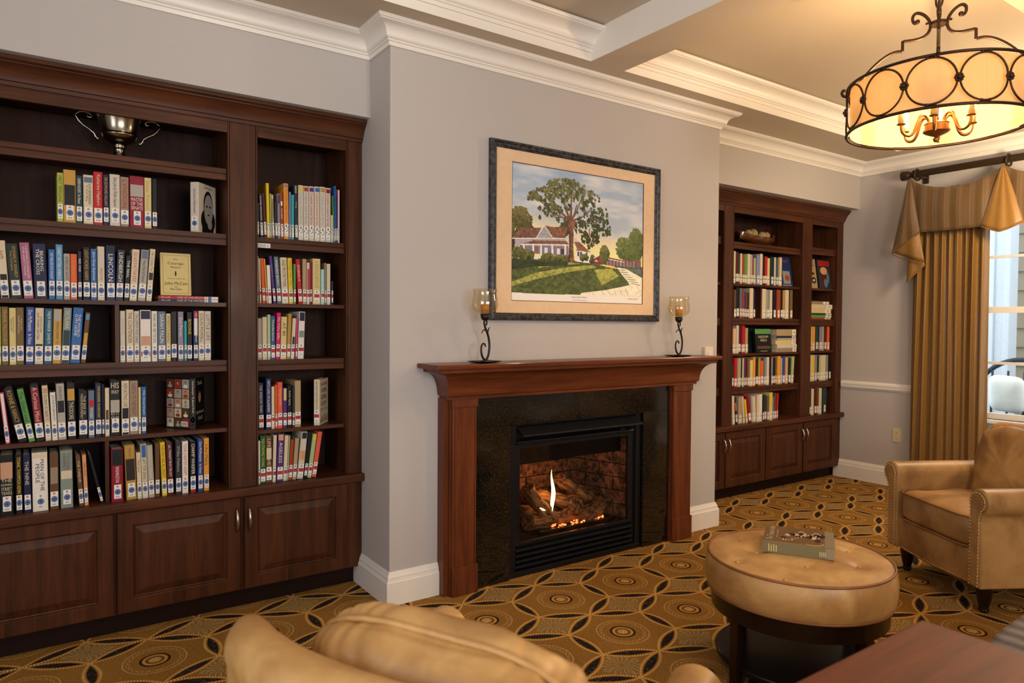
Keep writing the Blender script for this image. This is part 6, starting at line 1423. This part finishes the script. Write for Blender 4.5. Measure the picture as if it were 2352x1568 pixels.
# ------------------------------------------------------------------ leather armchairs
def sgp(t, p): return math.copysign(abs(t)**p, t)
def superq(sx, sy, sz, e1, e2, nu, nv, extra=None):
    def fn(u, v):
        a, b = 2*PI*u, PI*(v-0.5)
        p = [sx*sgp(math.cos(b), e1)*sgp(math.cos(a), e2), sy*sgp(math.cos(b), e1)*sgp(math.sin(a), e2), sz*sgp(math.sin(b), e1)]
        return extra(p, a, b) if extra else p
    return fn
def armchair(label, loc, rz, LE):
    t = thing('armchair', label, 'armchair', loc, rz, 'tan leather armchairs around the ottoman')
    zb = 0.130
    mb = MB(); mb.grid(17, 2, lambda u, v: (-0.285+0.57*u, -0.383-0.018*math.sin(PI*u), zb+0.165*v)); mb.grid(17, 2, lambda u, v: (-0.285+0.57*u, 0.36, zb+0.165*v))
    fr = [(-0.285+0.57*k/16, -0.383-0.018*math.sin(PI*k/16)) for k in range(17)]
    mb = MB(); mb.prism(fr+[(0.285, 0.36), (-0.285, 0.36)], zb, 0.295, 'z'); put('seat_base', mb, LE, t, bevel=0.006, auto=0.5)
    for s in (-1, 1):
        cx, cz, r = 0.332, 0.538, 0.064
        pr_ = [(0.275, zb), (0.275, 0.50), (0.270, 0.525)]
        for k in range(17):
            a = math.radians(172-k*(172+62)/16); pr_.append((cx+r*math.cos(a), cz+r*math.sin(a)))
        pr_ += [(0.356, 0.468), (0.352, 0.44), (0.352, zb)]
        mb = MB(); mb.prism([(s*a, b) for a, b in pr_], -0.400, 0.330, 'y'); o = put('arm', mb, LE, t, auto=0.55, bevel=0.010)
        ins = []
        cxm, czm = 0.318, 0.40
        inn = [(0.288, zb+0.012), (0.288, 0.50)]+[(cx+(r-0.018)*math.cos(math.radians(172-k*230/14)), cz+(r-0.018)*math.sin(math.radians(172-k*230/14))) for k in range(15)]+[(0.342, 0.468), (0.340, zb+0.012)]
        mb = MB(); mb.prism([(s*a, b) for a, b in inn], -0.408, -0.396, 'y'); put('arm_front', mb, LE, o, bevel=0.003)
        # brass nails round the arm front
        pl = [np.array(p) for p in inn]; L = [np.linalg.norm(pl[k+1]-pl[k]) for k in range(len(pl)-1)]; tot = sum(L); mb = MB(); nn = int(tot/0.0165)
        for k in range(nn+1):
            d_ = tot*k/nn; j = 0
            while j < len(L)-1 and d_ > L[j]: d_ -= L[j]; j += 1
            p = pl[j]+(pl[j+1]-pl[j])*(d_/max(L[j], 1e-6)); mb.ball((s*p[0], -0.4085, p[1]), 0.0052, 6, sc=(1, 0.6, 1))
        q = put('nail_trim', mb, BRASS, o, smooth=True); q['kind'] = 'stuff'
    mb = MB()
    for k in range(35):
        u = k/34; mb.ball((-0.28+0.56*u, -0.384-0.018*math.sin(PI*u), zb+0.010), 0.0052, 6, sc=(1, 0.6, 1))
    q = put('nail_trim', mb, BRASS, t, smooth=True); q['kind'] = 'stuff'
    # seat cushion with piping
    sx, sy, sz = 0.268, 0.318, 0.088
    def ex(p, a, b):
        r2_ = min(1, (p[0]/sx)**2+(p[1]/sy)**2); p[2] += 0.018*(1-r2_)*(1 if p[2] > 0 else 0); p[2] += 0.003*math.sin(9*p[0]/sx+3)*math.cos(7*p[1]/sy)*(p[2] > 0); return p
    mb = MB(); mb.grid(64, 21, superq(sx, sy, sz, 0.32, 0.22, 0, 0, ex), wrap=True); o = put('seat_cushion', mb, LE, t, smooth=True); o.location = (0, -0.085, 0.378)
    for dz in (-0.072, 0.070):
        mb = MB(); mb.tube([((sx+0.001)*sgp(math.cos(2*PI*k/80), 0.22), (sy+0.001)*sgp(math.sin(2*PI*k/80), 0.22), dz) for k in range(80)], 0.0052, 6, closed=True); put('piping', mb, PIPE, o, smooth=True)
    # outer back with rolled top
    prb = [(0.235, zb), (0.225, 0.53), (0.268, 0.68), (0.290, 0.745)]
    for k in range(13):
        a = math.radians(200-k*230/12); prb.append((0.342+0.052*math.cos(a), 0.768+0.052*math.sin(a)))
    prb += [(0.386, 0.72), (0.380, 0.50), (0.368, zb)]
    xs_ = [-0.378, -0.377, -0.370, -0.356, -0.328]+[-0.28+0.56*k/16 for k in range(17)]+[0.328, 0.356, 0.370, 0.377, 0.378]; vs = []; k_ = len(prb)
    for x in xs_:
        e = max(0.0, (abs(x)-0.328)/0.050); sc = math.sqrt(max(0.0, 1-e*e))*0.45+0.55 if e > 0 else 1.0
        for y_, z_ in prb: vs.append((x*(1-0.05*max(0, (0.6-z_)/0.5)), 0.33+(y_-0.33)*sc-0.085*(abs(x)/0.37)**2.4*min(1, max(0, (z_-0.30)/0.35)), zb+(z_-zb)*(1-(1-sc)*0.10) if z_ > 0.6 else z_))
    mb = MB(); mb.add(vs, [(i*k_+j, i*k_+(j+1) % k_, (i+1)*k_+(j+1) % k_, (i+1)*k_+j) for i in range(len(xs_)-1) for j in range(k_)]+[tuple(range(k_)), tuple(range((len(xs_)-1)*k_, len(xs_)*k_))[::-1]]); o = put('outer_back', mb, LE, t, auto=0.7)
    mb = MB(); mb.tube([(0.340, 0.372, zb), (0.352, 0.300, 0.5), (0.362, 0.268, 0.65), (0.366, 0.255, 0.76)], 0.005, 6); put('piping', mb, PIPE, o, smooth=True)
    # puffy back cushion with a gathered seam round its middle
    sx, sy, sz = 0.300, 0.130, 0.232; e2 = 0.55; ys_ = 0.002
    rr = random.Random(11); fold = [(rr.random()*2*PI, rr.uniform(0.03, 0.09), rr.uniform(0.5, 1.0), rr.uniform(-0.35, 0.35)) for _ in range(46)]
    def rim(a): return sx*sgp(math.cos(a), e2), sz*sgp(math.sin(a), e2)
    def cush(u, v):
        a = 2*PI*u; q = 2*v-1                               # q runs from the front pole to the rear pole
        y_ = sy*sgp(q, 0.8); k = max(0.0, 1-abs(q)**2.6)**0.5
        x_, z_ = rim(a); d = abs(y_-ys_)
        g = 0.0
        for fa, fw_, fs, sk in fold:
            da = (a-fa-sk*d*4+PI) % (2*PI)-PI; g += fs*math.exp(-(da/fw_)**2)
        g = min(g, 1.6)
        pinch = 0.030*math.exp(-(d/0.016)**2); pleat = 0.026*g*math.exp(-((d-0.028)/(0.075 if y_ > ys_ else 0.04))**2)*k
        s_ = k*(1-pinch)-pleat
        y2 = y_*(1-0.10*g*math.exp(-(d/0.05)**2)*k)+0.010*math.sin(5*a+4*q)*(1-abs(q))+0.008*math.sin(9*a-1.3)*q*(1-abs(q))*2
        y2 += 0.006*math.sin(x_*k*46+2*math.sin(z_*k*19))*q*abs(q)*(1-0.6*abs(q))
        return (x_*s_, y2, z_*s_)
    mb = MB(); mb.grid(260, 45, cush, wrap=True); o = put('back_cushion', mb, LE, t, smooth=True); o.location = (0.0, 0.122, 0.598); o.rotation_euler = (-0.20, 0, 0)
    wl = []
    for k in range(180):
        a = 2*PI*k/180; x_, z_ = rim(a); g = 0.984-0.010*sum(fs*math.exp(-((((a-fa)+PI) % (2*PI)-PI)/fw_)**2) for fa, fw_, fs, sk in fold)*0.6; wl.append((x_*g, ys_, z_*g))
    mb = MB(); mb.tube(wl, 0.0060, 6, closed=True); put('piping', mb, LE, o, smooth=True)
    for sx_, y_ in ((-0.285, -0.325), (0.285, -0.325), (-0.285, 0.30), (0.285, 0.30)):
        mb = MB(); mb.lathe([(0, 0), (0.018, 0), (0.024, 0.012), (0.020, 0.024), (0.028, 0.05), (0.036, 0.10), (0.038, zb+0.002), (0, zb+0.002)], 16); o = put('leg', mb, DARKW, t, auto=0.7); o.location = (sx_, y_, 0)
    return t
armchair('tan leather armchair seen from behind, its puffy back cushion towards the camera', (-0.689, -1.911, 0), math.radians(117.0), LEA)
armchair('brown tan leather armchair with brass nail trim beside the curtain, facing the ottoman', (2.744, -1.574, 0), math.radians(-120.6), LEB)

# ------------------------------------------------------------------ ottoman and its book
t = thing('ottoman', 'round tan leather ottoman with buttoned top on dark legs', 'ottoman', (1.080, -1.465, 0)); R_ = 0.340
BT = [(-0.29+0.02, -0.124), (-0.121, -0.114), (0.184, -0.100), (0.322-0.05, -0.072), (-0.262, 0.087), (-0.135, 0.094), (0.02, 0.06), (0.17, 0.08), (0.05, -0.22), (-0.05, 0.23), (0.12, 0.23)]
def ott(u, v):
    r_ = R_*v; a = 2*PI*u; x, y_ = r_*math.cos(a), r_*math.sin(a)
    z = 0.450+0.026*(1-v**2.6)
    for bx, by in BT: z -= 0.013*math.exp(-((x-bx)**2+(y_-by)**2)/0.0011)
    return (x, y_, z)
mb = MB(); mb.grid(96, 40, ott, wrap=True); put('cushion_top', mb, LEA, t, smooth=True)
mb = MB(); mb.lathe([(R_-0.002, 0.318), (R_+0.008, 0.335), (R_+0.013, 0.37), (R_+0.013, 0.40), (R_+0.008, 0.435), (R_-0.001, 0.450)], 96); put('cushion_side', mb, LEA, t, smooth=True)
for z in (0.319, 0.451):
    mb = MB(); mb.tube([((R_+0.001)*math.cos(2*PI*k/96), (R_+0.001)*math.sin(2*PI*k/96), z) for k in range(96)], 0.0052, 6, closed=True); put('piping', mb, PIPE, t, smooth=True)
for bx, by in BT:
    r_ = math.hypot(bx, by)/R_; z = 0.450+0.026*(1-r_**2.6)-0.011
    mb = MB(); mb.ball((bx, by, z), 0.0085, 10, sc=(1, 1, 0.6)); put('button', mb, LEA, t, smooth=True)
mb = MB(); mb.lathe([(0.290, 0.245), (0.328, 0.245), (0.330, 0.316), (0, 0.316), (0, 0.300), (0.290, 0.300)], 64); put('apron', mb, DARKW, t, auto=0.6)
for k in range(4):
    a = math.radians(170+90*k); mb = MB(); mb.prism([(-0.026, -0.022), (0.026, -0.022), (0.026, 0.022), (-0.026, 0.022)], 0, 0.30, 'z')
    mb.v = [(x*(0.72+0.28*z/0.3)+0.300+0.012*(1-z/0.3), y_*(0.72+0.28*z/0.3), z) for x, y_, z in mb.v]; o = put('leg', mb, DARKW, t, bevel=0.003); o.rotation_euler = (0, 0, a)
mb = MB(); mb.lathe([(0, 0.046), (0.304, 0.046), (0.308, 0.050), (0.308, 0.066), (0.304, 0.070), (0, 0.070)], 72); put('lower_shelf', mb, flat(rgb(24, 20, 20), 0.25), t, auto=0.6)
t = thing('book', 'thick sepia art book lying on the round leather ottoman', 'book', (0.938, -1.402, 0.4765), math.radians(-58.7)); Lb, Wb, Tb = 0.258, 0.236, 0.042
SEP = flat(rgb(122, 92, 58), 0.35); SPN = flat(rgb(128, 118, 86), 0.35)
mb = MB(); mb.prism([(Wb, 0), (0, 0), (0, Tb), (Wb, Tb), (Wb, Tb-0.002), (0.003, Tb-0.002), (0.003, 0.002), (Wb, 0.002)], 0, Lb, 'x'); put('cover', mb, SPN, t)
mb = MB(); mb.box(0.004, Lb-0.004, 0.003, Wb-0.005, 0.002, Tb-0.002); put('page_block', mb, PAGE, t)
mb = MB(); z_ = 0
def cov(mb): mb.v = [(Lb-c, a, Tb+0.0004-b) for a, b, c in mb.v]; return mb   # page plane: x' across from spine, z' up the page
rect(mb, 0.012, Wb-0.001, 0.036, Lb-0.001, 0, 0); rect(mb, 0.0, Wb-0.001, 0.001, 0.034, 0, 4); rect(mb, 0.0, 0.012, 0.001, Lb-0.001, -0.0001, 5)
lettering(mb, 'The Treasure Isles', (0.03, 0.225, 0.222, 0.246), 'h', -0.0006, 1); lettering(mb, 'Art from the Islands', (0.05, 0.20, 0.206, 0.214), 'h', -0.0006, 1)
for k in range(9):
    a = k/8; disc(mb, 0.08+0.07*math.sin(a*3.0)+0.01*math.sin(a*17), 0.060+0.125*a, 0.022*(1-0.3*a), 0.012, -0.0003, 3 if k % 2 else 2, 10); disc(mb, 0.15-0.03*a+0.014*math.sin(a*15), 0.045+0.11*a, 0.028*(1-0.55*a), 0.014, -0.0002, 2, 9)
for k in range(14):
    a = k/13; disc(mb, 0.10+0.05*math.sin(a*5+0.5), 0.055+0.14*a, 0.010+0.006*math.sin(k*2.3), 0.0035, -0.0005, 3, 7); disc(mb, 0.165+0.02*math.sin(a*9), 0.05+0.08*a, 0.012, 0.0026, -0.0005, 3, 7)
for k in range(12):
    q = k/11*2.2; disc(mb, 0.045+0.03*math.cos(q+2.4), 0.075+0.035*math.sin(q+2.4), 0.004, 0.004, -0.0005, 3, 7)
put('cover_print', cov(mb), [SEP, pm('cream'), flat(rgb(58, 42, 34), 0.4), flat(rgb(214, 186, 152), 0.4), flat(rgb(146, 132, 104), 0.4), flat(rgb(150, 128, 84), 0.35)], t, fix=False)
mb = MB()
for k in range(4): rect(mb, 0.022+k*0.009, 0.026+k*0.009, 0.006, 0.034-0.003*(k % 2), -0.0005, 0); rect(mb, 0.205+k*0.006, 0.208+k*0.006, 0.008, 0.026, -0.0005, 0)
rect(mb, 0.226, 0.258, 0.0005, Tb-0.0005, -0.0003, 1); put('spine_print', mb, [pm('paleyellow'), flat(rgb(150, 136, 106), 0.4)], t, fix=False)

# ------------------------------------------------------------------ end table and ribbed chair in the corner of the picture
t = thing('end_table', 'square end table with a plain red-brown wooden top, cut off by the picture edge', 'table', (-0.155, -2.615, 0))
mb = MB(); mb.box(-0.345, 0.345, -0.285, 0.285, 0.692, 0.720); put('table_top', mb, TW, t, bevel=0.005)
for a, b, c, d in ((-0.31, 0.31, 0.235, 0.255), (-0.31, 0.31, -0.255, -0.235), (-0.31, -0.29, -0.235, 0.235), (0.29, 0.31, -0.235, 0.235)):
    mb = MB(); mb.box(a, b, c, d, 0.60, 0.692); put('apron', mb, TW, t)
for sx_ in (-1, 1):
    for sy_ in (-1, 1):
        mb = MB(); mb.prism([(-0.022, -0.022), (0.022, -0.022), (0.022, 0.022), (-0.022, 0.022)], 0, 0.692, 'z'); mb.v = [(x*(0.65+0.35*z/0.69), y_*(0.65+0.35*z/0.69), z) for x, y_, z in mb.v]; o = put('leg', mb, TW, t, bevel=0.002); o.location = (sx_*0.305, sy_*0.25, 0)
RIB, _b = mat('ribbed_grey_fabric', 0.9); _w = N.t.nodes.new('ShaderNodeTexWave'); _w.inputs['Scale'].default_value = 24; _w.inputs['Distortion'].default_value = 0.6; _w.inputs['Detail'].default_value = 1; link(coords('Object', (0.25, 1, 1), (0, 0.6, 0)), _w.inputs[0]); _wf = N(_w.outputs[1])
link(cmix(_wf*0.7+noise(90, coords())*0.3, rgb(74, 66, 62), rgb(132, 120, 112)), _b.inputs['Base Color']); link(bump(_wf, 0.6, 0.004), _b.inputs['Normal'])
t = thing('lounge_chair', 'grey ribbed fabric chair just beyond the end table, only its arm showing', 'chair', (0.92, -2.70, 0))
def blk(nm, x0, x1, y0, y1, z0, z1, e=0.25):
    mb = MB(); mb.grid(56, 21, superq((x1-x0)/2, (y1-y0)/2, (z1-z0)/2, e, e, 0, 0), wrap=True); o = put(nm, mb, RIB, t, smooth=True); o.location = ((x0+x1)/2, (y0+y1)/2, (z0+z1)/2)
blk('arm', -0.44, 0.40, 0.22, 0.385, 0.08, 0.605, 0.30); blk('arm', -0.44, 0.40, -0.385, -0.22, 0.08, 0.605, 0.30); blk('seat', -0.42, 0.30, -0.225, 0.225, 0.10, 0.45); blk('back', 0.24, 0.44, -0.385, 0.385, 0.08, 0.80, 0.3)
for sx_ in (-0.36, 0.34):
    for sy_ in (-0.31, 0.31): mb = MB(); mb.lathe([(0, 0), (0.018, 0), (0.026, 0.09), (0, 0.09)], 12); o = put('leg', mb, DARKW, t, auto=0.6); o.location = (sx_, sy_, 0)
